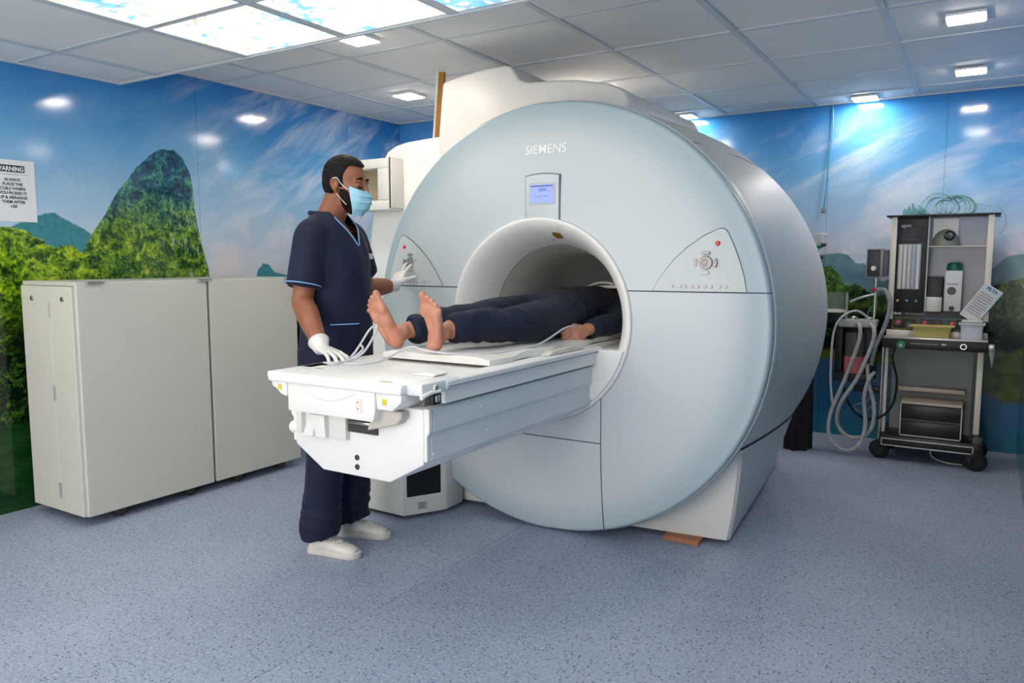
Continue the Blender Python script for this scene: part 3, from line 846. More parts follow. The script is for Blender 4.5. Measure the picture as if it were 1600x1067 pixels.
# dark draped thing behind the scanner
bm = BM()
n = 28; rings = []
for z, w in ((0, 1.0), (0.25, 0.96), (0.5, 0.9), (0.7, 0.8), (0.78, 0.6), (0.8, 0.1)):
    rings.append([bm.verts.new((-1.045 + (0.085 + 0.012 * math.sin(7 * 2 * PI * k / n)) * w * math.cos(2 * PI * k / n), 5.40 + (0.1 + 0.012 * math.sin(7 * 2 * PI * k / n)) * w * math.sin(2 * PI * k / n), z)) for k in range(n)])
for i in range(5):
    for k in range(n): bm.faces.new([rings[i][k], rings[i][(k + 1) % n], rings[i + 1][(k + 1) % n], rings[i + 1][k]])
bm.faces.new(rings[0][::-1]); bm.faces.new(rings[-1])
solo('draped_stand', bm, mat('black_cloth', '#14131a', 0.85), 'black draped bundle standing on the floor behind the right side of the scanner', 'draped stand')

# ================================================================== patient table
TZ = 0.895; TX0, TX1, TY0 = -2.085, -1.425, 1.775
tb = thing('scanner_table', 'white motorised patient table running into the scanner bore', 'table', (-1.755, 2.4, 0))
# beam under the top
bm = BM()
cs = [(-2.045, 0.808), (-2.045, 0.63), (-1.915, 0.553), (-1.615, 0.553), (-1.475, 0.63), (-1.475, 0.808)]
prism(bm, cs, 'y', 1.86, 3.03, 0.006, 2)
beam = obj('beam_body', bm, white, tb, angle=0.5)
for z in (0.618, 0.586):
    bm = BM(); lathe(bm, [(0.0, 0.0), (0.0075, 0.0), (0.0075, -0.0015), (0.0095, -0.0015), (0.0095, 0.002)], (-1.755, 1.8588, z), 'y', 16)
    obj('bolt_hole', bm, mat('hole_dark', '#3c3836', 0.6), beam)
# side panels
for s, xx in ((1, -1.475), (-1, -2.045)):
    prof = [(0.0, 0.810), (0.022, 0.810), (0.022, 0.735), (0.012, 0.722), (0.012, 0.640), (0.0, 0.640)]
    bm = BM(); prism(bm, [(xx + s * a, z) for a, z in prof], 'y', 1.885, 3.03, 0.002, 1)
    sp = obj('side_panel', bm, beamblue, tb, angle=0.4)
    bm = BM(); prism(bm, [(xx + s * a * 1.0, z) for a, z in prof], 'y', 1.862, 1.882, 0.002, 1)
    obj('panel_end_strip', bm, white, sp, angle=0.4)
    for (y, z, dx) in ((1.895, 0.66, 0.012), (2.15, 0.775, 0.022), (2.35, 0.76, 0.022), (2.55, 0.68, 0.012), (2.58, 0.68, 0.012), (2.2, 0.68, 0.012), (2.9, 0.70, 0.012), (2.95, 0.782, 0.022)):
        bm = BM(); ellipsoid(bm, (xx + s * dx, y, z), (0.003, 0.006, 0.006), seg=10)
        obj('screw', bm, beamblue, sp)
# top frame: dark gap block, rails, deck
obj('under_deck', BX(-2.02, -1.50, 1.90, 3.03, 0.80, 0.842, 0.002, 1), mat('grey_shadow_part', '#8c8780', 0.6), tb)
for s, x in ((1, -1.455), (-1, -2.055)):
    bm = BM()
    pr = [(0.03 * s, 0.0), (0.03 * s, -0.022), (0.020 * s, -0.034), (0.020 * s, -0.074), (-0.03 * s, -0.074), (-0.03 * s, 0.0)]
    prism(bm, [(x + a, TZ + b) for a, b in pr], 'y', 1.92, 3.06, 0.003, 1)
    rl = obj('rail', bm, white, tb, angle=0.4)
    obj('rail_groove', BX(x + s * 0.0305 - 0.001, x + s * 0.0305 + 0.001, 1.93, 3.05, TZ - 0.021, TZ - 0.017), mat('groove_grey', '#8e9498', 0.5), rl, smooth=False)
bm = BM(); prism(bm, [(-2.03, TZ), (-2.03, TZ - 0.05), (-1.48, TZ - 0.05), (-1.48, TZ), (-1.50, TZ), (-1.53, TZ - 0.012), (-1.98, TZ - 0.012), (-2.01, TZ)], 'y', 1.98, 3.06, 0.002, 1)
obj('deck', bm, white, tb, angle=0.4)
bm = BM(); prism(bm, [(-1.985, TZ - 0.0), (-1.985, TZ - 0.024), (-1.505, TZ - 0.024), (-1.505, TZ - 0.0), (-1.56, TZ - 0.012), (-1.93, TZ - 0.012)], 'y', 3.03, 4.5, 0.002, 1)
obj('bore_deck', bm, white, tb, angle=0.4)
# white docking wedge beside the rail
dp = [(-1.48, 0.66), (-1.48, 0.884)] + [(BXc + 0.452 * math.cos(a), BZc + 0.452 * math.sin(a)) for a in [math.radians(-14.9 - 33.9 * k / 8) for k in range(9)]]
bm = BM(); prism(bm, dp, 'y', 3.022, 3.09, 0.003, 1)
obj('docking_block', bm, white, tb, angle=0.5)
# end cap
bm = BM()
prism(bm, [(TX0, TZ), (TX0, TZ - 0.012), (TX0 + 0.006, TZ - 0.034), (TX1 - 0.07, TZ - 0.034), (TX1 - 0.065, TZ - 0.012), (TX1 - 0.065, TZ)], 'y', TY0, 2.03, 0.008, 3)
ec = obj('end_cap', bm, white, tb, angle=0.5)
bm = BM()
prism(bm, [(-1.999, TZ - 0.03), (-1.999, 0.764), (-1.618, 0.764), (-1.608, 0.80), (-1.608, TZ - 0.03)], 'y', TY0 + 0.012, 1.95, 0.006, 2)
obj('end_fascia', bm, white, ec, angle=0.5)
for s in (0, 1):
    pr = [(-2.076, TZ - 0.03), (-2.072, 0.842), (-2.055, 0.838), (-2.03, 0.818), (-2.001, 0.812), (-2.001, TZ - 0.03)] if not s else [(-1.604, TZ - 0.03), (-1.598, 0.808), (-1.535, 0.808), (-1.50, 0.838), (-1.498, TZ - 0.03)]
    bm = BM(); prism(bm, pr, 'y', TY0 + 0.010, 2.03, 0.005, 2)
    ew = obj('end_wing', bm, white, ec, angle=0.5)
    cx = -2.032 if not s else -1.566
    obj('yellow_sticker', BX(cx - 0.008, cx + 0.008, TY0 + 0.008, TY0 + 0.0115, 0.834 if not s else 0.826, 0.852 if not s else 0.844), yellowst, ew, smooth=False)
# recessed curved handle line on the fascia
pts = [(-1.94 + 0.25 * k / 12, TY0 + 0.0115, 0.848 - 0.03 * math.sin(PI * k / 12)) for k in range(13)]
obj('handle_crease', TUBE(pts, 0.003, 6), white, ec)
obj('label_plate', BX(-1.69, -1.662, TY0 + 0.009, TY0 + 0.013, 0.79, 0.835, 0.0005, 1), mat('label_cream', '#e9e0dc', 0.5), ec)
for z in (0.824, 0.803):
    obj('label_mark', BX(-1.68, -1.674, TY0 + 0.0082, TY0 + 0.0092, z - 0.002, z + 0.002), mat('label_mark', '#c46a5e', 0.5), ec, smooth=False)
# right clamp and buckle near the end
obj('clamp_block', BX(-1.492, -1.43, 1.80, 2.0, TZ - 0.034, TZ + 0.004, 0.006), mat('clamp_white', '#dfe3e6', 0.4), tb)
obj('clamp_lever', TUBE([(-1.426, 1.79, TZ - 0.036), (-1.424, 1.83, TZ - 0.026), (-1.424, 1.88, TZ - 0.026)], 0.007, 8, 3), white, tb)
bm = BM(); box(bm, -1.43, -1.416, 1.835, 1.88, TZ - 0.064, TZ - 0.030, 0.003)
bkl = obj('buckle', bm, dark, tb)
obj('buckle_slot', BX(-1.418, -1.412, 1.846, 1.868, TZ - 0.056, TZ - 0.036, 0.002), silver, bkl)
bm = BM(); lathe(bm, [(0, 0.012), (0.010, 0.011), (0.012, 0.006), (0.012, 0)], (-1.432, 1.862, TZ - 0.015), 'x', 16); obj('clamp_knob', bm, silver, tb)
bm = BM(); prism(bm, [(-1.60, TZ + 0.0005), (-1.51, TZ + 0.0005), (-1.50, TZ + 0.008), (-1.545, TZ + 0.013), (-1.585, TZ + 0.006)], 'y', 1.96, 2.03, 0.002, 1); obj('deck_latch', bm, white, tb)
obj('deck_mark', BX(-1.60, -1.552, 1.80, 1.812, TZ - 0.0004, TZ + 0.0006), mat('olive_mark', '#a39a50', 0.5), tb, smooth=False)
obj('deck_slot', BX(-1.99, -1.955, 1.905, 1.915, TZ - 0.0004, TZ + 0.0006), mat('olive_mark', '#a39a50', 0.5), tb, smooth=False)
# hardware between cap and beam
for (a, b, c, d, nm) in ((-2.02, -1.993, 0.675, 0.77, 'guide_block'), (-1.865, -1.786, 0.674, 0.762, 'guide_block')):
    obj(nm, BX(a, b, 1.84, 1.90, c, d, 0.006), cream, tb)
bm = BM(); prism(bm, [(-1.985, 0.672), (-1.935, 0.672), (-1.93, 0.70), (-1.925, 0.672), (-1.875, 0.672), (-1.88, 0.75), (-1.952, 0.75)], 'y', 1.835, 1.88, 0.006, 2)
obj('release_handle', bm, white, tb)
bm = BM(); ellipsoid(bm, (-2.058, 1.88, 0.685), (0.03, 0.028, 0.026)); obj('side_knob', bm, white, tb)
obj('gap_backplate', BX(-1.79, -1.66, 1.852, 1.87, 0.705, 0.765), mat('dark_recess', '#3a3634', 0.6), tb, smooth=False)
obj('gap_bar', BX(-1.78, -1.67, 1.842, 1.856, 0.735, 0.745, 0.002), chrome, tb)
bm = BM(); prism(bm, [(-1.675, 0.726), (-1.55, 0.758), (-1.53, 0.78), (-1.53, 0.80), (-1.64, 0.80), (-1.665, 0.75)], 'y', 1.82, 1.95, 0.004, 1)
obj('grey_bumper', bm, mat('dusty_grey', '#c9c2b8', 0.6, var=0.06, vscale=40), tb)
obj('end_plate_wall', BX(-1.53, -1.475, 1.862, 1.90, 0.70, 0.806, 0.003), white, tb)
# pedestal
bm = BM()
ped = [(-2.655, 2.84), (-2.375, 2.83), (-2.262, 3.03), (-2.262, 3.18), (-2.655, 3.18)]
prism(bm, ped, 'z', 0.018, 0.545, 0.012, 2)
pd = obj('pedestal', bm, cream, tb, angle=0.5)
d = Vector((-2.262 + 2.375, 3.03 - 2.83, 0)).normalized(); nrm = Vector((d.y, -d.x, 0))
mxp = Matrix.Identity(4)
for i in range(3): mxp[i][0] = d[i]; mxp[i][1] = -nrm[i]; mxp[i][2] = (0, 0, 1)[i]; mxp[i][3] = (-2.375, 2.83, 0)[i]
obj('dark_vent', BX(0.02, 0.20, -0.004, 0.01, 0.115, 0.30, 0.002, 1, mx=mxp), mat('glossy_black', '#0c0c10', 0.2), pd)
obj('sticker', BX(0.075, 0.125, -0.003, 0.004, 0.045, 0.085, mx=mxp), mat('sticker_grey', '#bfc7c6', 0.5), pd, smooth=False)
for k in range(4):
    obj('sticker_print', BX(0.08, 0.12 - 0.008 * (k % 2), -0.0042, 0.003, 0.05 + k * 0.0085, 0.0535 + k * 0.0085, mx=mxp), mat('print_grey', '#6f7678', 0.6), pd, smooth=False)
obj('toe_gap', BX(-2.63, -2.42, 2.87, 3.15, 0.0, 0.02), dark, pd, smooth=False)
# mattress
def mattress():
    bm = BM(); nx, ny = 10, 40; x0, x1, y0, y1 = -2.0, -1.50, 2.275, 4.15
    top = []; bot = []
    for j in range(ny + 1):
        y = y0 + (y1 - y0) * j / ny; rt = []; rb = []
        w = 0.012 * math.sin(j * 0.9) * (1 if j < 22 else 0.3)
        ins = 0.0 if y < 3.05 else min(0.02, (y - 3.05) * 0.1)
        for i in range(nx + 1):
            q = i / nx; x = x0 + ins + (x1 - x0 - 2 * ins) * q + (w if i == nx else 0)
            zz = 0.922 + 0.003 * math.sin(j * 0.7 + i) - 0.006 * (1 if i in (0, nx) else 0)
            if i == nx: zz += 0.004 * math.sin(j * 1.3)
            rt.append(bm.verts.new((x, y, zz))); rb.append(bm.verts.new((x, y, 0.8955)))
        top.append(rt); bot.append(rb)
    for j in range(ny):
        for i in range(nx):
            bm.faces.new([top[j][i], top[j][i + 1], top[j + 1][i + 1], top[j + 1][i]])
            bm.faces.new([bot[j][i], bot[j + 1][i], bot[j + 1][i + 1], bot[j][i + 1]])
        bm.faces.new([top[j][nx], bot[j][nx], bot[j + 1][nx], top[j + 1][nx]]); bm.faces.new([top[j][0], top[j + 1][0], bot[j + 1][0], bot[j][0]])
    for i in range(nx):
        bm.faces.new([top[0][i], bot[0][i], bot[0][i + 1], top[0][i + 1]]); bm.faces.new([top[ny][i], top[ny][i + 1], bot[ny][i + 1], bot[ny][i]])
    return bm
bm = mattress()
bmesh.ops.recalc_face_normals(bm, faces=bm.faces)
solo('table_mattress', bm, mat('white_vinyl_pad', '#e6e4e2', 0.5, bump=0.1, bscale=30), 'thin white vinyl pad lying on the scanner table under the patient', 'mattress')
bm = BM(); prism(bm, [(2.62, 0.896), (2.66, 0.912), (2.86, 0.915), (2.95, 0.896)], 'x', -1.495, -1.45, 0.004)
solo('folded_cloth', bm, mat('beige_pad', '#d5cfc8', 0.7, bump=0.3, bscale=80), 'small beige folded pad tucked beside the white mattress near the bore', 'pad')

# ================================================================== cabinets
cabm = mat('cabinet_laminate', '#c9c9c1', 0.5, var=0.02, vscale=3)
def cabinet(y0, y1, rot, label, left):
    t_ = thing('rolling_cabinet', label, 'cabinet', (-3.8, (y0 + y1) / 2, 0), 'rolling coil cabinets')
    x0, x1 = -4.055, -3.585
    h = 1.172
    L = []
    L.append(obj('carcass', BX(x0, x1 - 0.022, y0 + 0.006, y1 - 0.006, 0.065, h - 0.022, 0.002, 1), cabm, t_))
    L.append(obj('cabinet_top', BX(x0 - 0.004, x1 - 0.002, y0, y1, h - 0.02, h, 0.002, 1), mat('cabinet_top', '#bfc0b8', 0.5), t_))
    fd = obj('front_door', BX(x1 - 0.02, x1, y0 + 0.001, y1 - 0.002, 0.05, h - 0.006, 0.002, 1), cabm, t_)
    for ys in ([y0 + 0.045] if left else []) + [y1 - 0.06 if left else y1 - 0.1]:
        bm = BM(); box(bm, x1 - 0.03, x1 + 0.012, ys - 0.0, ys + 0.085, h - 0.0045, h + 0.0005, 0.001, 1); box(bm, x1 + 0.009, x1 + 0.012, ys, ys + 0.085, h - 0.012, h, 0.001, 1)
        obj('handle', bm, silver, fd)
    if left:
        xm = -3.80
        for a, b in ((x0, xm - 0.0015), (xm + 0.0015, x1 - 0.022)):
            sd = obj('side_door', BX(a, b, y0 - 0.012, y0 + 0.006, 0.05, h - 0.022, 0.002, 1), cabm, t_)
            cx = -3.955 if a == x0 else -3.685
            bm = BM(); lathe(bm, [(0, -0.006), (0.010, -0.005), (0.0125, -0.002), (0.0125, 0.004)], (cx, y0 - 0.012, 1.09), 'y', 18); obj('lock', bm, mat('lock_metal', '#8a8a86', 0.3, 0.8), sd)
            bm = BM(); box(bm, cx - 0.0015, cx + 0.0015, y0 - 0.0195, y0 - 0.0175, 1.083, 1.097); obj('keyhole', bm, dark, sd)
        for z in (1.0, 0.60, 0.12):
            bm = BM(); tube(bm, [(xm, y0 - 0.014, z), (xm, y0 - 0.014, z + 0.07)], 0.005, 8); box(bm, xm - 0.012, xm + 0.012, y0 - 0.0135, y0 - 0.011, z, z + 0.07)
            obj('hinge', bm, silver, t_)
    for yc in (y0 + 0.18, y1 - 0.12):
        for xc in (x1 - 0.08, x0 + 0.08):
            bm = BM(); lathe(bm, [(0, -0.012), (0.024, -0.012), (0.028, -0.008), (0.028, 0.008), (0.024, 0.012), (0, 0.012)], (xc, yc, 0.028), 'x', 16)
            lathe(bm, [(0, 0.016), (0.024, 0.016), (0.028, 0.02), (0.028, 0.036), (0.024, 0.04), (0, 0.04)], (xc, yc, 0.028), 'x', 16)
            c = obj('caster', bm, mat('caster_grey', '#3a3634', 0.5), t_)
            bm = BM(); box(bm, xc + 0.006, xc + 0.022, yc - 0.014, yc + 0.014, 0.02, 0.066, 0.002); obj('caster_fork', bm, mat('fork', '#4b4644', 0.5), c)
    if rot:
        t_.rotation_euler.z = rot
    return t_
cabinet(1.965, 2.668, 0, 'pale grey rolling cabinet at the left, its hinged end doors with locks in view', True)
c2 = cabinet(2.682, 3.30, 0.0, 'pale grey rolling cabinet between the hinged cabinet and the standing man', False)

# sign on the left wall
sg = thing('warning_sign', 'white paper WARNING notice stuck on the sky mural at the left edge', 'sign', (LX, 1.985, 1.47))
obj('paper', BX(LX + 0.0005, LX + 0.002, 1.868, 2.10, 1.465, 1.768, mx=None), mat('paper_white', '#dcdfe4', 0.6), sg, smooth=False)
RR = (0, 1, 0)
def wt(s, y, z, size, m, nm='printed_text', off=0.0004, sx=1.0):
    text(nm, s, size, face_mx((LX + 0.0034, y, z), RR, U_), m, sg, 0.0002, offset=off, sx=sx)
obj('black_bar', BX(LX + 0.002, LX + 0.003, 1.915, 2.052, 1.708, 1.742), inkblack, sg, smooth=False)
text('heading_text', 'WARNING', 0.031, face_mx((LX + 0.0036, 1.9835, 1.7135), RR, U_), mat('paper_text_white', '#eef0f4', 0.6), sg, 0.0002, offset=0.0007, sx=0.86)
obj('rule_line', BX(LX + 0.002, LX + 0.0028, 1.89, 2.068, 1.696, 1.6975), mat('rule', '#6d7077', 0.6), sg, smooth=False)
for k, s in enumerate(['ALWAYS', 'PLACE THE', 'COILS WHERE', 'YOU PICKED IT', 'UP & ARRANGE', 'THEM AFTER', 'USE']):
    wt(s, 1.992, 1.664 - 0.0218 * k, 0.0205, mat('ink_grey', '#3f4148', 0.6), sx=0.92)

# ================================================================== people
def skin_mat(name, c, d):
    m = bpy.data.materials.new(name); m.use_nodes = True
    t = NT(m); P = t.pos()
    col = t.mix(t.step(t.noise(P, 14, 4), 0.35, 0.65), srgb(c), srgb(d))
    t.put(t.b.inputs['Base Color'], col); t.b.inputs['Roughness'].default_value = 0.5
    t.b.inputs['Subsurface Weight'].default_value = 0.08; t.b.inputs['Subsurface Radius'].default_value = (0.02, 0.008, 0.004)
    t.bump(t.noise(P, 90, 4), 0.12, 0.001)
    return m
skin1 = skin_mat('warm_brown_skin', '#9a6147', '#8b543c')
skin2 = skin_mat('light_brown_skin', '#c98f76', '#bd7c66')
def cloth_mat(name, c, d):
    m = bpy.data.materials.new(name); m.use_nodes = True
    t = NT(m); P = t.pos()
    col = t.mix(t.step(t.noise(P, 7, 4), 0.35, 0.65), srgb(c), srgb(d))
    t.put(t.b.inputs['Base Color'], col); t.b.inputs['Roughness'].default_value = 0.75
    t.b.inputs['Sheen Weight'].default_value = 0.05; t.b.inputs['Specular IOR Level'].default_value = 0.3
    t.bump(t.noise(P, 350, 2), 0.12, 0.0006)
    return m
navy = cloth_mat('navy_scrubs', '#161d3a', '#111730')
navy2 = cloth_mat('dark_navy_cotton', '#1a2138', '#141a2e')
trimblue = mat('light_blue_trim', '#7fa6dc', 0.6)
hairm = mat('black_hair', '#0c0807', 0.7, spec=0.25, bump=0.5, bscale=260)
beardm = mat('dark_beard', '#1f120d', 0.8, spec=0.2, bump=0.4, bscale=260)
glovem = mat('white_nitrile', '#e2dedd', 0.42, bump=0.15, bscale=70)
sneakm = mat('off_white_leather', '#e3ded8', 0.5, bump=0.08, bscale=60)
solem = mat('off_white_sole', '#d8d2ca', 0.55)

def hand(bm, mx, h=1, curl=None, thumb=None, spread=0.10, k=1.0, cuff=0.0, heel=0.03):
    """local: wrist at origin, +x towards the fingertips, +y thumb side (h=1), +z back of the hand"""
    M = mx @ Matrix.Diagonal((k, k * h, k, 1))
    limb(bm, [(-heel - cuff, 0, 0), (0.0, 0, 0), (0.045, 0.0, 0.001), (0.092, -0.001, 0.0)], [(0.029, 0.023), (0.028, 0.021), (0.038, 0.0165), (0.040, 0.0125)], (0, 1, 0), 20, 4, M)
    curl = curl or [(0.15, 0.2, 0.15)] * 4
    F = [(0.090, 0.0300, (0.042, 0.024, 0.020), 0.0090), (0.094, 0.0095, (0.046, 0.028, 0.021), 0.0092), (0.091, -0.0115, (0.042, 0.026, 0.020), 0.0087), (0.084, -0.0315, (0.033, 0.020, 0.018), 0.0078)]
    for i, (bx, by, L, r) in enumerate(F):
        a = 0; p = Vector((bx - 0.022, by * 0.92, 0.0)); pts = [p.copy()]; rr = [r]
        yaw = spread * (1.5 - i) / 1.5
        p = Vector((bx, by, 0.0)); pts.append(p.copy()); rr.append(r)
        for l, c in zip(L, curl[i]):
            a += c
            p = p + Vector((math.cos(a) * math.cos(yaw), math.cos(a) * math.sin(yaw), -math.sin(a))) * l
            pts.append(p.copy()); rr.append(r * (0.97, 0.93, 0.82)[len(pts) - 3])
        limb(bm, pts, rr, (0, 1, 0), 12, 3, M)
    th = thumb or [(0.018, 0.020, -0.004), (0.045, 0.045, -0.012), (0.068, 0.060, -0.018), (0.090, 0.066, -0.022)]
    limb(bm, th, [0.014, 0.0125, 0.0105, 0.0085], (0, 0, 1), 12, 3, M)

def head_parts(bm, mx):
    e = lambda c, r: ellipsoid(bm, c, r, mx)
    e((-0.014, 0, 0.038), (0.094, 0.074, 0.086))
    e((0.020, 0, -0.010), (0.070, 0.064, 0.085))
    e((0.022, 0, -0.060), (0.058, 0.054, 0.045))
    e((0.058, 0, -0.088), (0.026, 0.026, 0.022))
    for s in (1, -1):
        e((0.050, s * 0.036, -0.018), (0.030, 0.024, 0.026))
        e((0.072, s * 0.030, 0.030), (0.015, 0.024, 0.009))
        e((0.074, s * 0.031, 0.010), (0.011, 0.014, 0.009))
        # ear: outer curl and lobe
        limb(bm, [(-0.002, s * 0.072, 0.012), (-0.010, s * 0.082, 0.026), (-0.024, s * 0.086, 0.020), (-0.026, s * 0.084, 0.0), (-0.014, s * 0.078, -0.020), (-0.004, s * 0.072, -0.030)], [0.005, 0.005, 0.0055, 0.0055, 0.006, 0.007], (1, 0, 0), 10, 3, mx)
        e((-0.010, s * 0.074, 0.0), (0.014, 0.006, 0.022))
    limb(bm, [(0.080, 0, 0.030), (0.091, 0, 0.008), (0.101, 0, -0.012), (0.100, 0, -0.024)], [0.009, 0.009, 0.012, 0.013], (0, 1, 0), 12, 4, mx)
    for s in (1, -1): e((0.090, s * 0.011, -0.023), (0.011, 0.009, 0.008))
    limb(bm, [(0.072, -0.024, -0.053), (0.085, 0, -0.050), (0.072, 0.024, -0.053)], [0.005, 0.008, 0.005], (0, 0, 1), 10, 4, mx)
    limb(bm, [(0.070, -0.020, -0.064), (0.081, 0, -0.064), (0.070, 0.020, -0.064)], [0.005, 0.009, 0.005], (0, 0, 1), 10, 4, mx)

def clipped_ellipsoid(c, r, cuts, mx, seg=40):
    bm = BM(); ellipsoid(bm, c, r, None, seg)
    for co, no in cuts:
        bmesh.ops.bisect_plane(bm, geom=bm.verts[:] + bm.edges[:] + bm.faces[:], plane_co=Vector(co), plane_no=Vector(no), clear_outer=True)
        bmesh.ops.holes_fill(bm, edges=[e for e in bm.edges if e.is_boundary])
    for v in bm.verts: v.co = mx @ v.co
    return bm
def merge(dst, src):
    me = bpy.data.meshes.new('m'); src.to_mesh(me); src.free(); dst.from_mesh(me); bpy.data.meshes.remove(me)

# ---------------------------------------------------------------- standing technician
PX, PY, PA = -2.425, 2.445, math.radians(12)
man = thing('person', 'standing man in navy scrubs, blue face mask and white gloves pressing the left keypad', 'person', (PX, PY, 0))
PM = Matrix.Translation((PX, PY, 0)) @ Matrix.Rotation(PA, 4, 'Z')
def pl(f, l, z): return PM @ Vector((f, l, z))
HC = Vector((-2.376, 2.487, 1.588))       # head centre
HM = Matrix.Translation(HC) @ Matrix.Rotation(math.radians(14), 4, 'Z') @ Matrix.Rotation(math.radians(9), 4, 'Y')
sideL = (PM.to_3x3() @ Vector((0, 1, 0)))
fwd = (PM.to_3x3() @ Vector((1, 0, 0)))
# joints
rsh, relb, rwr = Vector((-2.395, 2.298, 1.385)), Vector((-2.398, 2.238, 1.105)), Vector((-2.178, 2.122, 0.934))
lsh, lelb, lwr = pl(-0.01, 0.165, 1.385), Vector((-2.51, 2.74, 1.14)), Vector((-2.478, 2.925, 1.15))
ank = {'r': Vector((-2.415, 2.325, 0.10)), 'l': Vector((-2.455, 2.555, 0.10))}
hip = {'r': pl(-0.01, -0.095, 0.90), 'l': pl(-0.01, 0.095, 0.90)}
knee = {'r': Vector((-2.395, 2.345, 0.50)), 'l': Vector((-2.42, 2.545, 0.50))}
bm = BM()
head_parts(bm, HM)
nk = pl(-0.02, 0, 1.42)
limb(bm, [nk, nk.lerp(HC, 0.45) + Vector((-0.012, 0, 0)), HC + Vector((-0.03, -0.004, -0.03))], [(0.070, 0.066), (0.058, 0.060), (0.056, 0.062)], sideL, 24, 5)
T = [pl(-0.01, 0, 0.86), pl(0, 0, 1.0), pl(0.0, 0, 1.15), pl(0.0, 0, 1.28), pl(-0.01, 0, 1.37), pl(-0.02, 0, 1.43)]
limb(bm, T, [(0.130, 0.10), (0.132, 0.10), (0.140, 0.105), (0.148, 0.105), (0.140, 0.088), (0.075, 0.062)], sideL, 28, 5)
for sh, el, wr in ((rsh, relb, rwr), (lsh, lelb, lwr)):
    limb(bm, [sh.lerp(pl(0, 0, 1.40), 0.3), sh, sh.lerp(el, 0.5), el], [0.042, 0.048, 0.048, 0.043], sideL, 20, 5)
    limb(bm, [el + (sh - el) * 0.1, el, el.lerp(wr, 0.35), wr.lerp(el, 0.2), wr], [0.040, 0.045, 0.046, 0.034, 0.026], sideL, 20, 5)
for s in 'rl':
    limb(bm, [hip[s], hip[s].lerp(knee[s], 0.5), knee[s], knee[s].lerp(ank[s], 0.35), ank[s]], [0.062, 0.064, 0.055, 0.052, 0.036], fwd, 18, 5)
    limb(bm, [ank[s], ank[s] + Vector((0.0, 0.0, -0.05)), ank[s] + Vector((0.10, 0.02, -0.07))], [0.034, 0.034, 0.026], fwd, 16, 4)
me = remesh('body', bm, 0.0050, 3)
link_mesh('body', me, skin1, man)
# beard and hair
bm = clipped_ellipsoid((0.016, 0, -0.038), (0.069, 0.0685, 0.070), [((-0.002, 0, 0), (-1, 0, -0.25)), ((0, 0, 0.004), (-0.25, 0, 1)), ((0.066, 0, -0.02), (1, 0, 0.4))], HM)
b2 = clipped_ellipsoid((0.042, 0, -0.072), (0.045, 0.042, 0.042), [], HM); merge(bm, b2)
me = remesh('beard', bm, 0.003, 1); link_mesh('beard', me, beardm, man)
bm = clipped_ellipsoid((-0.014, 0, 0.042), (0.101, 0.081, 0.094), [((0, 0, 0.083), (0.20, 0, -1))], HM)
b2 = clipped_ellipsoid((-0.016, 0, 0.036), (0.098, 0.079, 0.094), [((0.026, 0, 0.08), (1, 0, -0.30)), ((0, 0, 0.0), (0.55, 0, -1))], HM); merge(bm, b2)
b3 = clipped_ellipsoid((-0.018, 0, 0.01), (0.093, 0.0755, 0.080), [((-0.028, 0, 0.0), (1, 0, 0.0)), ((0, 0, -0.038), (0, 0, -1))], HM); merge(bm, b3)
b3 = clipped_ellipsoid((-0.014, 0, 0.02), (0.094, 0.0765, 0.080), [((0.018, 0, 0.0), (1, 0, 0.0)), ((0.004, 0, 0.0), (-1, 0, 0)), ((0, 0, -0.006), (0, 0, -1))], HM); merge(bm, b3)
me = remesh('hair', bm, 0.0035, 2, lambda p, n: 0.0022 * noise.noise(p * 110))
link_mesh('hair', me, hairm, man)
for s in (1, -1):
    bm = BM(); limb(bm, [(0.078, s * 0.014, 0.037), (0.083, s * 0.030, 0.043), (0.070, s * 0.050, 0.036)], [(0.004, 0.0045), (0.004, 0.005), (0.003, 0.003)], (1, 0, 0), 8, 4, HM); obj('eyebrow', bm, hairm, man)
    bm = BM(); limb(bm, [(0.084, s * 0.019, 0.007), (0.0865, s * 0.031, 0.004), (0.078, s * 0.043, 0.008)], [0.0022, 0.0028, 0.0018], (1, 0, 0), 8, 4, HM); obj('eyelashes', bm, hairm, man)
# face mask
def mask():
    bm = BM(); nu, nv = 30, 34; rows = []
    for j in range(nv + 1):
        v = j / nv
        z = -0.010 - 0.102 * v
        fw = 0.110 + 0.016 * math.sin(PI * min(1, v * 1.15)) - 0.020 * v ** 3 - 0.004 * (1 - v)
        wd = 0.066 + 0.006 * math.sin(PI * v) - 0.024 * v ** 2
        row = []
        for i in range(nu + 1):
            q = -1 + 2 * i / nu; a = q * math.radians(72 - 20 * v * v)
            pinch = 0.0
            pl_ = 0.0035 * (2 * ((v * 4.0) % 1.0) - 1) * (1 if 0.12 < v < 0.88 else 0) * (1 - abs(q) ** 3) + 0.0015 * math.sin(q * 9 + v * 5)
            x = fw * math.cos(a) ** 0.62 + pl_ - (0.010 * math.exp(-(q * 3.2) ** 2) * 0 if v > 0.1 else 0)
            x = x if abs(q) < 0.999 else x
            y = wd * math.sin(a) / math.sin(math.radians(72))
            zz = z + 0.006 * math.exp(-(q * 4) ** 2) * (1 - v) - 0.0 + (0.030 * (v - 0.45)) * abs(q) ** 2 * -1.0
            row.append(bm.verts.new(HM @ Vector((max(x, 0.030), y, zz))))
        rows.append(row)
    for j in range(nv):
        for i in range(nu): bm.faces.new([rows[j][i], rows[j][i + 1], rows[j + 1][i + 1], rows[j + 1][i]])
    ends = (rows, nu, nv)
    return bm
maskm = mat('light_blue_mask', '#9fd3ea', 0.7, bump=0.15, bscale=200)
bm = mask(); bmesh.ops.recalc_face_normals(bm, faces=bm.faces); bmesh.ops.solidify(bm, geom=bm.faces[:], thickness=0.0012)
mk = obj('face_mask', bm, maskm, man)
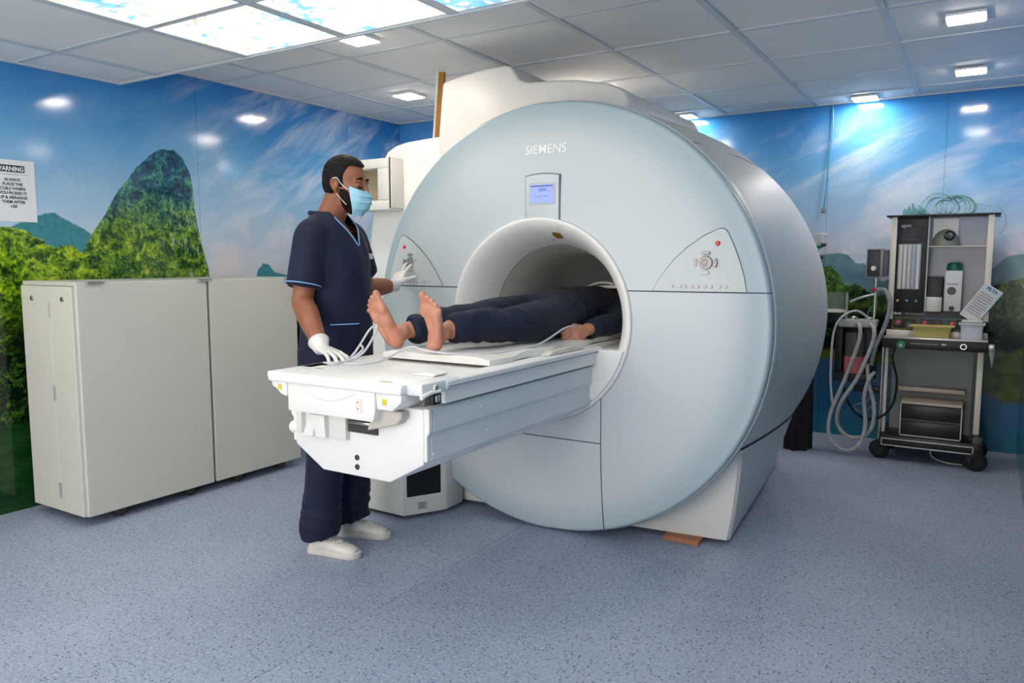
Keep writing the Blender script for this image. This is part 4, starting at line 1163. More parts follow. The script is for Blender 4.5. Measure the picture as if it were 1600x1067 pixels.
for s in (1, -1):
    for P in ([(0.050, s * 0.067, -0.010), (0.030, s * 0.071, -0.002), (0.010, s * 0.076, 0.014), (-0.004, s * 0.080, 0.030), (-0.020, s * 0.086, 0.027)],
              [(0.045, s * 0.060, -0.075), (0.025, s * 0.064, -0.060), (0.008, s * 0.068, -0.045), (-0.006, s * 0.073, -0.030), (-0.018, s * 0.079, -0.014)]):
        obj('ear_loop', TUBE([HM @ Vector(p) for p in P], 0.0016, 6, 5), mat('white_elastic', '#e9edf2', 0.6), mk)
# scrub top
def fold(amp, k):
    def f(p, n):
        q = Vector((p.x * k, p.y * k, p.z * k * 0.45))
        a = noise.noise(q) + 0.5 * noise.noise(q * 2.1 + Vector((3, 1, 7)))
        r = 1 - abs(noise.noise(Vector((p.x * 9, p.y * 9, p.z * 5 + p.x * 6))) * 2)
        return amp * a + amp * 0.5 * (r - 0.6)
    return f
bm = BM()
T = [pl(0.005, 0, 0.745), pl(0.01, 0, 0.87), pl(0.012, 0, 1.02), pl(0.012, 0, 1.15), pl(0.008, 0, 1.27), pl(-0.005, 0, 1.365), pl(-0.015, 0, 1.425), pl(-0.024, 0, 1.475)]
limb(bm, T, [(0.182, 0.148), (0.180, 0.148), (0.170, 0.146), (0.168, 0.144), (0.176, 0.138), (0.176, 0.120), (0.142, 0.094), (0.080, 0.078)], sideL, 36, 5, round_ends=False)
for sh, el, L in ((rsh, relb, 0.80), (lsh, lelb, 0.72)):
    e = sh.lerp(el, L)
    out = (sh - pl(0, 0, 1.395)).normalized()
    limb(bm, [pl(-0.01, 0, 1.37).lerp(sh, 0.45), sh + Vector((0, 0, -0.004)), sh.lerp(el, 0.35) + out * 0.004, e + out * 0.008], [0.064, 0.066, 0.069, 0.073], sideL, 24, 5, round_ends=False)
me = remesh('scrub_top', bm, 0.0070, 12, fold(0.009, 8))
# cut the V neck and collar hole
bm = BM(); bm.from_mesh(me)
inv = PM.inverted()
kill = []
for v in bm.verts:
    q = inv @ v.co
    l = abs(q.y); z = q.z
    if q.x > -0.005 and z > 1.338 and l < (z - 1.338) * 0.52: kill.append(v)
    elif z > 1.445 and (Vector((q.x + 0.022, q.y)).length < 0.0715): kill.append(v)
bmesh.ops.delete(bm, geom=kill, context='VERTS')
bm.to_mesh(me); bm.free()
top = link_mesh('scrub_top', me, navy, man)
from mathutils.bvhtree import BVHTree
def surf_snap(o, p, direction, off=0.002):
    """project the point p (world) along the direction onto the mesh of o"""
    dg = BVHTree.FromPolygons([v.co for v in o.data.vertices], [tuple(f.vertices) for f in o.data.polygons])
    og = origin_of(o); d = Vector(direction).normalized()
    h = dg.ray_cast(Vector(p) - og - d * 0.35, d)
    return (h[0] + og - d * off) if h[0] is not None else Vector(p)
# piping along the V and round the collar
for s in (1, -1):
    pts = []
    for k in range(9):
        z = 1.335 + 0.118 * k / 8; l = s * (z - 1.335) * 0.55
        p = surf_snap(top, pl(0.1, l + s * 0.006, z), -fwd, 0.001)
        pts.append(p)
    obj('neck_piping', TUBE(pts, 0.0035, 6, 2), trimblue if s < 0 else trimblue, top)
pts = []
for k in range(15):
    a = math.radians(48 + 264 * k / 14)
    pts.append(pl(-0.022 + 0.074 * math.cos(a), 0.074 * math.sin(a), 1.470 + 0.006 * (-math.cos(a))))
bm = BM(); tube(bm, pts, 0.009, 8, 3, rfun=lambda t: 0.010); obj('collar', bm, navy, top)
# sleeve trim rings
def ring(c, n, r, ry, name, m, par, tr=0.0028, seg=28):
    n = Vector(n).normalized(); s = n.cross(Vector((0, 0, 1))).normalized() if abs(n.z) < 0.99 else Vector((1, 0, 0)); w = n.cross(s)
    return obj(name, TUBE([Vector(c) + s * math.cos(2 * PI * k / seg) * r + w * math.sin(2 * PI * k / seg) * ry for k in range(seg)], tr, 6, closed=True), m, par)
ring(rsh.lerp(relb, 0.755) + (rsh - pl(0, 0, 1.395)).normalized() * 0.010, (relb - rsh), 0.0735, 0.0735, 'sleeve_piping', trimblue, top)
# pocket trim and chest tag
pts = [surf_snap(top, pl(0.3, l, 1.005 + 0.0 * l), -fwd, 0.0025) for l in (-0.155, -0.13, -0.105, -0.08, -0.055)]
obj('pocket_piping', TUBE(pts, 0.0032, 6, 2), trimblue, top)
p = surf_snap(top, pl(0.3, 0.105, 1.29), -fwd, 0.002)
bm = BM(); vs = box(bm, -0.003, 0.003, -0.024, 0.024, -0.012, 0.012, 0.001, 1); xform(bm, bm.verts, Matrix.Translation(p) @ Matrix.Rotation(PA, 4, 'Z')); obj('chest_badge', bm, mat('white_print', '#d4dbe6', 0.6), top)
# trousers
bm = BM()
limb(bm, [pl(0.0, 0, 0.90), pl(0.0, 0, 0.84), pl(0, 0, 0.78)], [(0.165, 0.125), (0.17, 0.13), (0.15, 0.12)], sideL, 30, 4)
for s in 'rl':
    a = ank[s]; k = knee[s]
    limb(bm, [hip[s], hip[s].lerp(k, 0.5), k, k.lerp(a, 0.5), a + Vector((-0.004, 0, 0.03)), a + Vector((0.004, 0, -0.028))], [0.098, 0.096, 0.088, 0.084, 0.088, 0.080], fwd, 26, 6, round_ends=False)
def tfold(p, n):
    low = max(0.0, min(1.0, (0.34 - p.z) / 0.25))
    w = 0.013 * low * (0.5 - 2.2 * abs(noise.noise(Vector((p.x * 7, p.y * 7, p.z * 22 + p.x * 10)))))
    return w + 0.007 * noise.noise(Vector((p.x * 9, p.y * 9, p.z * 4)))
me = remesh('trousers', bm, 0.0070, 4, tfold)
link_mesh('trousers', me, navy, man)
# gloves
bm = BM()
d = Vector((0.095, 0.0, -0.045))
hm = frame(rwr + Vector((0.004, 0, -0.004)), (0.90, -0.30, -0.06), (0.06, 0, 1.0))
hand(bm, hm, 1, [(0.25, 0.35, 0.2), (0.2, 0.35, 0.25), (0.2, 0.4, 0.25), (0.2, 0.4, 0.25)], None, 0.12, 0.96, 0.0, 0.004)
fr_ = (rwr - relb).normalized()
limb(bm, [rwr - fr_ * 0.040, rwr - fr_ * 0.015, rwr + fr_ * 0.008], [0.040, 0.034, 0.029], (0, 1, 0), 18, 4, round_ends=False)
me = remesh('glove', bm, 0.0032, 1); gl = link_mesh('glove', me, glovem, man)
ring(rwr - fr_ * 0.038, fr_, 0.0390, 0.0390, 'glove_cuff', glovem, gl, 0.003)
bm = BM()
hx = Vector((-0.035, 0.082, 0.078)); hb = Vector((0.0, -0.70, 0.72))
hm2 = frame(lwr + Vector((0.0, 0.0, 0.0)), hx, hb)
hand(bm, hm2, -1, [(0.18, 0.10, 0.05), (0.05, 0.15, 0.1), (0.85, 1.1, 0.7), (1.0, 1.1, 0.7)], [(0.018, 0.020, -0.004), (0.040, 0.048, -0.010), (0.052, 0.072, -0.016), (0.060, 0.094, -0.022)], 0.17, 0.93, 0.0, 0.004)
fd_ = (lwr - lelb).normalized()
limb(bm, [lwr - fd_ * 0.060, lwr - fd_ * 0.02, lwr + fd_ * 0.006], [0.037, 0.032, 0.028], (0, 0, 1), 18, 4, round_ends=False)
me = remesh('glove', bm, 0.0032, 1); gl = link_mesh('glove', me, glovem, man)
# necklace cord seen at the V neck
# shoes
def sneaker(heel, toe, label=None):
    x = (Vector(toe) - Vector(heel)); L = x.length
    M = frame(heel, (x.x, x.y, 0), (0, 0, 1)) @ Matrix.Diagonal((L / 0.28, 1, 1, 1))
    bm = BM()
    out = [(0.0, 0.0), (0.004, 0.022), (0.03, 0.034), (0.09, 0.034), (0.15, 0.042), (0.20, 0.046), (0.245, 0.038), (0.272, 0.018), (0.28, 0.0), (0.272, -0.020), (0.245, -0.038), (0.20, -0.044), (0.15, -0.038), (0.09, -0.033), (0.03, -0.034), (0.004, -0.022)]
    oo = [(v.x, v.y) for v in catmull([(a, b, 0) for a, b in out], 3, True)]
    prism(bm, oo, 'z', 0.0, 0.026, 0.005, 2, M)
    so = ('sole', bm)
    up = BM()
    limb(up, [(0.035, 0, 0.075), (0.05, 0, 0.052), (0.10, 0, 0.046), (0.16, 0, 0.038), (0.215, 0, 0.030), (0.25, 0, 0.026)], [(0.032, 0.030), (0.034, 0.036), (0.035, 0.034), (0.040, 0.026), (0.041, 0.022), (0.030, 0.016)], (0, 1, 0), 20, 5, M)
    limb(up, [(0.045, 0, 0.03), (0.045, 0, 0.07), (0.05, 0, 0.105)], [(0.037, 0.040), (0.036, 0.042), (0.038, 0.045)], (0, 1, 0), 20, 4, M)
    limb(up, [(0.085, 0, 0.078), (0.095, 0, 0.10), (0.085, 0, 0.122)], [(0.022, 0.008), (0.024, 0.008), (0.022, 0.006)], (0, 1, 0), 14, 4, M)
    me = remesh('shoe', up, 0.0045, 2)
    sh = link_mesh('shoe', me, sneakm, man, label)
    obj('sole', bm, solem, sh)
    def sn(x, y, off=0.0015): return surf_snap(sh, M @ Vector((x, y, 0.1)), (0, 0, -1), off)
    for k in range(5):
        xx = 0.105 + 0.019 * k; w = 0.021 - 0.001 * k
        P = [sn(xx + 0.006 * q * (1 if k % 2 else -1), w * q) for q in (-1, -0.5, 0, 0.5, 1)]
        b = BM(); tube(b, P, 0.0034, 6, 2); obj('lace', b, mat('lace_white', '#f0ece6', 0.7), sh)
        for q in (-1, 1):
            b = BM(); ellipsoid(b, sn(xx + 0.006 * q, w * q, 0.001), (0.0035, 0.0035, 0.0025), seg=8); obj('eyelet', b, mat('eyelet_grey', '#a39c94', 0.5), sh)
    for q in (1, -1):
        P = [sn(0.100, 0.002 * q, 0.003), sn(0.090, 0.016 * q, 0.010), sn(0.100, 0.028 * q, 0.006), sn(0.112, 0.018 * q, 0.006), sn(0.104, 0.004 * q, 0.004), sn(0.118, 0.030 * q, 0.003)]
        b = BM(); tube(b, P, 0.0028, 6, 4); obj('lace', b, mat('lace_white', '#f0ece6', 0.7), sh)
    b = BM(); tube(b, [sn(*q) for q in [(0.170, -0.034, 0), (0.190, -0.030, 0), (0.207, -0.018, 0), (0.213, 0, 0), (0.207, 0.018, 0), (0.190, 0.030, 0), (0.170, 0.034, 0)]], 0.0016, 6, 2); obj('toe_seam', b, solem, sh)
sneaker((-2.474, 2.308, 0.0), (-2.225, 2.366, 0.0))
sneaker((-2.512, 2.526, 0.0), (-2.275, 2.620, 0.0))

# ---------------------------------------------------------------- lying patient
pat = thing('person', 'barefoot person in dark navy clothes lying on the table with the head inside the bore', 'person', (-1.76, 3.0, 0.92))
def foot_parts(bm, mx, h=1):
    """local: heel at origin, +x to the toes, +z instep (towards the shin), +y big-toe side (h=1)"""
    M = mx @ Matrix.Diagonal((1, h, 1, 1))
    ellipsoid(bm, (0.022, 0, 0.032), (0.030, 0.030, 0.034), M)
    limb(bm, [(0.022, 0.0, 0.034), (0.07, -0.006, 0.036), (0.12, -0.002, 0.032), (0.165, 0.002, 0.024), (0.185, 0.002, 0.020)], [(0.028, 0.032), (0.028, 0.031), (0.036, 0.026), (0.044, 0.020), (0.042, 0.015)], (0, 1, 0), 22, 5, M)
    ellipsoid(bm, (0.165, 0.026, 0.016), (0.030, 0.022, 0.018), M)
    ellipsoid(bm, (0.150, -0.026, 0.014), (0.034, 0.018, 0.015), M)
    limb(bm, [(0.03, -0.022, 0.020), (0.08, -0.028, 0.018), (0.13, -0.032, 0.016)], [0.016, 0.015, 0.014], (0, 1, 0), 12, 4, M)
    # ankle
    limb(bm, [(0.045, 0, 0.035), (0.046, 0, 0.075), (0.044, 0, 0.11), (0.040, 0, 0.17)], [(0.030, 0.038), (0.033, 0.036), (0.031, 0.034), (0.034, 0.038)], (0, 1, 0), 20, 5, M)
    for s in (1, -1): ellipsoid(bm, (0.050, s * 0.028, 0.080), (0.014, 0.009, 0.014), M)
    T = [(0.186, 0.033, 0.042, 0.0135), (0.188, 0.009, 0.034, 0.0095), (0.183, -0.009, 0.031, 0.0088), (0.174, -0.0245, 0.028, 0.0083), (0.160, -0.0395, 0.025, 0.0082)]
    for i, (x, y, L, r) in enumerate(T):
        c = -0.0 if i == 0 else -0.004
        limb(bm, [(x - 0.025, y * 0.94, 0.020), (x, y, 0.019), (x + L * 0.6, y * 1.05, 0.021 + c), (x + L, y * 1.08, 0.018 + c)], [r, r * 0.86, r * 0.95, r * 1.0], (0, 1, 0), 14, 4, M)
d1 = Vector((-0.105, -0.045, 0.215)); leg1 = Vector((0.08, 1, 0.10))
f1 = frame((-1.985, 2.325, 0.925), d1, leg1)
d2 = Vector((0.20, -0.32, 0.93)); leg2 = Vector((0.02, 0.9, 0.32))
f2 = frame((-1.775, 2.285, 0.925), d2, leg2)
hipR, hipL = Vector((-1.845, 3.22, 1.02)), Vector((-1.675, 3.22, 1.02))
knR, knL = Vector((-1.87, 2.83, 1.02)), Vector((-1.645, 2.80, 1.015))
anR = f1 @ Vector((0.044, 0, 0.12)); anL = f2 @ Vector((0.044, 0, 0.12))
bm = BM()
foot_parts(bm, f1, 1 if (f1.to_3x3() @ Vector((0, 1, 0))).x > 0 else -1)
foot_parts(bm, f2, -1 if (f2.to_3x3() @ Vector((0, 1, 0))).x > 0 else 1)
for a, k, h in ((anR, knR, hipR), (anL, knL, hipL)):
    limb(bm, [a + (k - a) * 0.02, a.lerp(k, 0.3), k, k.lerp(h, 0.5), h], [0.036, 0.046, 0.052, 0.062, 0.072], (1, 0, 0), 18, 5)
limb(bm, [(-1.76, 3.16, 1.02), (-1.76, 3.3, 1.025), (-1.76, 3.5, 1.03), (-1.765, 3.66, 1.03), (-1.765, 3.76, 1.02)], [(0.145, 0.09), (0.14, 0.09), (0.15, 0.095), (0.16, 0.09), (0.07, 0.06)], (1, 0, 0), 24, 5)
HP = Matrix.Translation((-1.765, 3.92, 1.035)) @ Matrix(((0, 1, 0, 0), (0, 0, 1, 0), (1, 0, 0, 0), (0, 0, 0, 1)))
head_parts(bm, HP)
limb(bm, [(-1.765, 3.74, 1.02), (-1.765, 3.86, 1.02)], [0.056, 0.058], (1, 0, 0), 18, 4)
psh, pel, pwr = Vector((-1.60, 3.64, 1.02)), Vector((-1.515, 3.40, 0.972)), Vector((-1.535, 3.125, 0.958))
rsh2, rel2, rwr2 = Vector((-1.93, 3.64, 1.02)), Vector((-2.0, 3.40, 0.972)), Vector((-1.985, 3.14, 0.952))
for a, b, c in ((psh, pel, pwr), (rsh2, rel2, rwr2)):
    limb(bm, [a, a.lerp(b, 0.5), b, b.lerp(c, 0.4), c], [0.050, 0.045, 0.040, 0.038, 0.027], (1, 0, 0), 18, 5)
fist = [(0.95, 1.25, 0.8), (1.0, 1.3, 0.8), (1.05, 1.3, 0.8), (1.1, 1.3, 0.8)]
hand(bm, frame(pwr + Vector((0, -0.012, 0)), (-0.05, -1, -0.12), (0.85, -0.10, 0.45)), -1, fist, [(0.018, 0.020, -0.006), (0.045, 0.042, -0.020), (0.066, 0.040, -0.040), (0.082, 0.026, -0.048)], 0.03, 1.0)
hand(bm, frame(rwr2 + Vector((0, -0.012, 0)), (0.03, -1, -0.12), (-0.3, 0, 0.95)), 1, [(0.3, 0.4, 0.3)] * 4, None, 0.1, 0.95)
me = remesh('body', bm, 0.0044, 2)
link_mesh('body', me, skin2, pat)
bm = clipped_ellipsoid((-0.014, 0, 0.042), (0.101, 0.081, 0.094), [((0.0, 0, 0.06), (0.8, 0, -0.6))], HP)
link_mesh('hair', remesh('hair', bm, 0.005, 1), hairm, pat)
# clothes
bm = BM()
limb(bm, [(-1.76, 3.10, 1.015), (-1.76, 3.22, 1.022), (-1.76, 3.40, 1.032), (-1.765, 3.58, 1.034), (-1.765, 3.68, 1.03), (-1.765, 3.76, 1.02)], [(0.175, 0.096), (0.172, 0.104), (0.170, 0.108), (0.182, 0.108), (0.17, 0.098), (0.08, 0.066)], (1, 0, 0), 34, 6)
for a, b, c in ((psh, pel, pwr), (rsh2, rel2, rwr2)):
    limb(bm, [a.lerp(Vector((-1.765, 3.6, 1.03)), 0.3), a, a.lerp(b, 0.5), b, b.lerp(c, 0.5), c + (b - c) * 0.10], [0.062, 0.064, 0.058, 0.054, 0.050, 0.042], (1, 0, 0), 20, 6, round_ends=False)
def pfold(p, n):
    q = Vector((p.x * 8, p.y * 5, p.z * 8))
    return 0.009 * noise.noise(q) + 0.006 * (0.5 - abs(noise.noise(Vector((p.x * 5 + p.y * 9, p.y * 12, p.z * 6)))) * 2)
me = remesh('shirt', bm, 0.0068, 4, pfold); link_mesh('shirt', me, navy2, pat)
bm = BM()
for a, k, h in ((anR, knR, hipR), (anL, knL, hipL)):
    st = a.lerp(k, 0.03)
    limb(bm, [st, a.lerp(k, 0.25) + Vector((0, 0, 0.004)), a.lerp(k, 0.6), k, k.lerp(h, 0.5), h], [(0.055, 0.056), (0.066, 0.064), (0.076, 0.072), (0.084, 0.080), (0.094, 0.088), (0.095, 0.092)], (1, 0, 0), 24, 6, round_ends=False)
limb(bm, [(-1.76, 3.10, 1.015), (-1.76, 3.22, 1.018), (-1.76, 3.3, 1.02)], [(0.15, 0.09), (0.165, 0.096), (0.15, 0.095)], (1, 0, 0), 28, 4)
def pfold2(p, n):
    w = 0.010 * (0.4 - 2 * abs(noise.noise(Vector((p.x * 8 + p.y * 6, p.y * 16, p.z * 8))))) * max(0.0, min(1.0, (2.85 - p.y) / 0.3))
    return w + 0.008 * noise.noise(Vector((p.x * 9 + 4, p.y * 4, p.z * 9))) + 0.005 * (0.5 - abs(noise.noise(Vector((p.x * 7 - p.y * 5, p.y * 9, p.z * 6)))) * 2)
me = remesh('trousers', bm, 0.0068, 3, pfold2); link_mesh('trousers', me, navy2, pat)

# alarm cable with its bulb end in the hand
cabm2 = mat('pale_grey_cable', '#cdccd6', 0.45)
pts = [(-2.04, 2.0, 0.901), (-1.98, 1.99, 0.9015), (-2.01, 2.09, 0.902), (-2.06, 2.18, 0.915), (-2.05, 2.20, 0.945), (-2.0, 2.16, 0.935), (-1.99, 2.08, 0.903), (-2.03, 2.12, 0.903), (-2.08, 2.22, 0.93), (-2.075, 2.28, 0.995), (-2.03, 2.27, 1.02), (-1.985, 2.22, 1.0), (-1.96, 2.12, 0.93), (-1.975, 2.04, 0.9015), (-1.93, 2.03, 0.9015), (-1.89, 2.05, 0.9015), (-1.88, 2.12, 0.902), (-1.90, 2.22, 0.915), (-1.885, 2.27, 0.935), (-1.84, 2.27, 0.945), (-1.78, 2.245, 0.94), (-1.70, 2.27, 0.930), (-1.62, 2.33, 0.924), (-1.57, 2.42, 0.922), (-1.55, 2.55, 0.924), (-1.54, 2.68, 0.93), (-1.535, 2.78, 0.95), (-1.53, 2.88, 0.978), (-1.53, 2.96, 0.988), (-1.53, 3.01, 0.982)]
cb = thing('alarm_cable', 'thin pale grey cable looped on the scanner table and running into the lying person\'s hand', 'cable', (-1.9, 2.2, 0.9))
obj('wire', TUBE(pts, 0.0042, 8, 6), cabm2, cb)
bm = BM(); ellipsoid(bm, (-1.575, 3.04, 0.952), (0.013, 0.025, 0.013)); obj('squeeze_bulb', bm, mat('grey_rubber', '#8f8f97', 0.5), cb)

# head coil inside the bore
hc = thing('head_coil', 'white curved head coil over the lying head inside the bore', 'head coil', (-1.765, 3.9, 0.9))
bm = BM()
P1 = [(-1.765 + 0.185 * math.cos(a), 0.985 + 0.175 * math.sin(a)) for a in [math.radians(8 + 164 * k / 20) for k in range(21)]]
P2 = [(-1.765 + 0.172 * math.cos(a), 0.985 + 0.162 * math.sin(a)) for a in [math.radians(172 - 164 * k / 20) for k in range(21)]]
prism(bm, P1 + P2, 'y', 3.80, 4.06, 0.003, 1); obj('coil_arch', bm, white, hc, angle=0.5)
bm = BM(); prism(bm, [(-1.765, 1.140), (-1.60, 1.146), (-1.565, 1.130), (-1.56, 1.11), (-1.60, 1.128), (-1.765, 1.128)], 'y', 3.66, 3.80, 0.003, 1); obj('coil_lip', bm, white, hc, angle=0.5)
bt_ = thing('small_bottle', 'tiny clear bottle on the white coil edge inside the bore', 'bottle', (-1.655, 3.72, 1.147))
bm = BM(); lathe(bm, [(0.0, 0), (0.016, 0), (0.017, 0.004), (0.017, 0.028), (0.008, 0.040), (0.007, 0.052), (0, 0.052)], (-1.655, 3.72, 1.147), 'z', 18); obj('bottle_body', bm, mat('clear_plastic', '#eef2f0', 0.1, trans=0.7), bt_)
bm = BM(); lathe(bm, [(0.0, 0.052), (0.009, 0.052), (0.009, 0.062), (0, 0.063)], (-1.655, 3.72, 1.147), 'z', 14); obj('bottle_cap', bm, white, bt_)
solo('yellow_tag', BX(-1.628, -1.605, 3.70, 3.715, 1.142, 1.182, 0.001, 1), yellowst, 'small yellow green tag standing beside the tiny bottle in the bore', 'tag')

# ================================================================== anaesthesia trolley
TF, TB = 5.42, 5.86; TL_, TR_ = -0.535, 0.02
tro = thing('anaesthesia_trolley', 'black and white anaesthesia trolley with flow meters and two shelves at the back wall', 'trolley', (-0.26, 5.64, 0))
def tp(name, bm, m, par=tro, **k): return obj(name, bm, m, par, **k)
tp('top_shelf', BX(TL_ - 0.03, TR_ + 0.03, TF + 0.02, TB - 0.02, 1.545, 1.556, 0.003), dark)
for x0, x1 in ((TL_, TL_ + 0.032), (TR_ - 0.034, TR_)):
    tp('side_post', BX(x0, x1, TF + 0.03, TB - 0.05, 0.90, 1.546, 0.004), ivory)
tp('side_post', BX(TR_ - 0.045, TR_ - 0.012, TF + 0.01, TB - 0.03, 0.19, 0.76, 0.004), ivory)
tp('side_post', BX(TL_ + 0.0, TL_ + 0.02, TF + 0.03, TF + 0.06, 0.10, 0.80, 0.003), ivory)
bm = BM(); cyl(bm, (TL_ - 0.012, TF + 0.03, 0.10), (TL_ - 0.012, TF + 0.03, 0.78), 0.011, seg=16)
tp('chrome_pole', bm, chrome)
# flow meter panel
fp = tp('flowmeter_panel', BX(TL_ + 0.034, -0.33, TF + 0.05, TF + 0.12, 0.945, 1.545, 0.003), dark)
tp('flowmeter_window', BX(-0.49, -0.362, TF + 0.044, TF + 0.052, 1.09, 1.375, 0.002), mat('meter_backing', '#a9b0b8', 0.4), fp)
tubem = [mat('meter_ivory', '#e4e0cf', 0.3), mat('meter_white', '#e9eaec', 0.25), mat('meter_bluegrey', '#b9c8d8', 0.3)]
for k in range(5):
    bm = BM(); x = -0.475 + 0.0245 * k
    cyl(bm, (x, TF + 0.04, 1.095), (x, TF + 0.04, 1.37), 0.0085, seg=12); tp('flow_tube', bm, tubem[(0, 1, 0, 2, 1)[k]], fp)
for k, c in enumerate(('#c9b22a', '#7f9fc0', '#3d9a5a')):
    x = -0.478 + 0.052 * k
    bm = BM(); lathe(bm, [(0, -0.03), (0.010, -0.03), (0.0125, -0.024), (0.013, 0.0)], (x, TF + 0.05, 1.02), 'y', 16); kn = tp('gas_knob', bm, mat('knob_dark', '#26262c', 0.35), fp)
    bm = BM(); lathe(bm, [(0, -0.032), (0.0075, -0.032), (0.0075, -0.028)], (x, TF + 0.05, 1.02), 'y', 16); tp('knob_cap', bm, mat('knob_' + c[1:], c, 0.4), kn)
    bm = BM(); ellipsoid(bm, (-0.475 + 0.049 * k, TF + 0.038, 1.10), (0.005, 0.004, 0.005), seg=10); tp('meter_float', bm, mat('float_' + str(k), ('#8a7a30', '#28489a', '#2a2a30')[k], 0.4), fp)
pr = mat('pale_print', '#a9abb4', 0.5)
text('panel_lettering', 'agon', 0.030, face_mx((-0.482, TF + 0.0485, 1.482), R_, U_), pr, fp, 0.0002, align='LEFT', offset=0.0008)
for k in range(7):
    tp('panel_print', BX(-0.475, -0.375 - 0.012 * (k % 3), TF + 0.0485, TF + 0.0505, 1.40 + 0.0105 * k, 1.4035 + 0.0105 * k), mat('dim_print', '#5c5c66', 0.6), fp, smooth=False)
# right bay: frosted back, shelf, rails
tp('bay_back', BX(-0.33, TR_ - 0.034, TF + 0.22, TF + 0.226, 0.95, 1.545), mat('frosted_back', '#d2d4e0', 0.25, trans=0.55), smooth=False)
tp('bay_strip', BX(-0.330, -0.322, TF + 0.05, TF + 0.07, 0.95, 1.545), mat('strip_grey', '#b4b2ae', 0.4), smooth=False)
tp('glass_shelf', BX(-0.325, TR_ - 0.034, TF + 0.06, TF + 0.21, 1.355, 1.362, 0.001, 1), mat('shelf_ivory', '#dcd8cc', 0.35))
bm = BM(); box(bm, -0.31, -0.17, TF + 0.19, TF + 0.194, 1.372, 1.535)
tp('reflective_plate', bm, mat('bright_plate', '#ffffff', 0.15), smooth=False)
# rear lower body
tp('manifold', BX(-0.325, -0.235, TF + 0.08, TF + 0.20, 0.955, 1.17, 0.004), dark)
# gauge console
con = tp('gauge_console', BX(TL_ + 0.005, TR_ - 0.03, TF + 0.055, TF + 0.20, 0.80, 0.955, 0.006), mat('console_black', '#1c181c', 0.4))
text('console_lettering', 'Basel', 0.020, face_mx((-0.50, TF + 0.054, 0.930), R_, U_), mat('print_white', '#d7d7dc', 0.5), con, 0.0002, align='LEFT', offset=0.0012)
text('console_lettering', 'MRI Compatible', 0.017, face_mx((-0.435, TF + 0.054, 0.930), R_, U_), pr, con, 0.0002, align='LEFT')
gcol = ['#8f8a3a', '#5a7fb8', '#4f8f9a']
for k in range(3):
    x0 = -0.505 + 0.150 * k
    bm = BM()
    for (a, b, c, d) in ((x0, x0 + 0.142, 0.908, 0.912), (x0, x0 + 0.142, 0.838, 0.842), (x0, x0 + 0.004, 0.838, 0.912), (x0 + 0.138, x0 + 0.142, 0.838, 0.912)):
        box(bm, a, b, TF + 0.051, TF + 0.056, c, d)
    tp('gauge_frame', bm, mat('gframe' + str(k), gcol[k], 0.5), con, smooth=False)
    for gx, gz in ((x0 + 0.034, 0.882), (x0 + 0.100, 0.862)):
        bm = BM(); lathe(bm, [(0, -0.004), (0.022, -0.004), (0.022, -0.010), (0.026, -0.010), (0.026, 0.002)], (gx, TF + 0.056, gz), 'y', 22)
        gz_ = tp('gauge', bm, mat('gauge_face', '#403c40', 0.4), con)
        bm = BM(); lathe(bm, [(0, -0.0055), (0.013, -0.0055), (0.013, -0.003)], (gx, TF + 0.056, gz), 'y', 18); tp('gauge_dial', bm, mat('gauge_red', '#d0414a', 0.5) if gx < x0 + 0.05 else mat('gauge_grey', '#7a767a', 0.5), gz_)
        bm = BM(); box(bm, gx - 0.010, gx + 0.010, TF + 0.0495, TF + 0.0515, gz - 0.0012, gz + 0.0012, 0, mx=Matrix.Translation((gx, 0, gz)) @ Matrix.Rotation(-0.6, 4, 'Y') @ Matrix.Translation((-gx, 0, -gz))); tp('needle', bm, mat('print_white', '#d7d7dc', 0.5), gz_, smooth=False)
# worktop
wt_ = tp('worktop', BX(TL_ - 0.0, TR_ + 0.005, TF - 0.09, TF + 0.20, 0.785, 0.80, 0.003), mat('steel_top', '#cfc8c2', 0.25, 0.6))
tp('worktop_lip', BX(TL_ + 0.0, TR_ + 0.0, TF - 0.005 + 0.04, TF + 0.05, 0.80, 0.832, 0.002), mat('lip_white', '#e7e3dc', 0.4), wt_)
ap = tp('front_apron', BX(TL_ - 0.01, TR_ + 0.005, TF - 0.085, TF + 0.19, 0.725, 0.785, 0.004), dark)
bm = BM(); lathe(bm, [(0, -0.03), (0.010, -0.03), (0.012, -0.022), (0.024, -0.022), (0.027, -0.016), (0.027, 0.0)], (-0.435, TF - 0.085, 0.748), 'y', 24); gk = tp('green_knob', bm, mat('green_knob', '#1d7a48', 0.4), ap)
bm = BM(); lathe(bm, [(0, -0.034), (0.008, -0.034), (0.009, -0.028)], (-0.435, TF - 0.085, 0.748), 'y', 16); tp('knob_hub', bm, mat('hub_pale', '#cfd6c8', 0.4), gk)
bm = BM(); lathe(bm, [(0.010, -0.004), (0.012, -0.009), (0.018, -0.009), (0.020, 0.0)], (-0.10, TF - 0.085, 0.755), 'y', 24); tp('round_lock', bm, chrome, ap)
tp('apron_print', BX(-0.385, -0.235, TF - 0.0875, TF - 0.085, 0.757, 0.763), mat('dim_print2', '#8b8b93', 0.6), ap, smooth=False)
tp('apron_print', BX(-0.215, -0.192, TF - 0.0875, TF - 0.085, 0.757, 0.766), mat('print_white', '#d7d7dc', 0.5), ap, smooth=False)
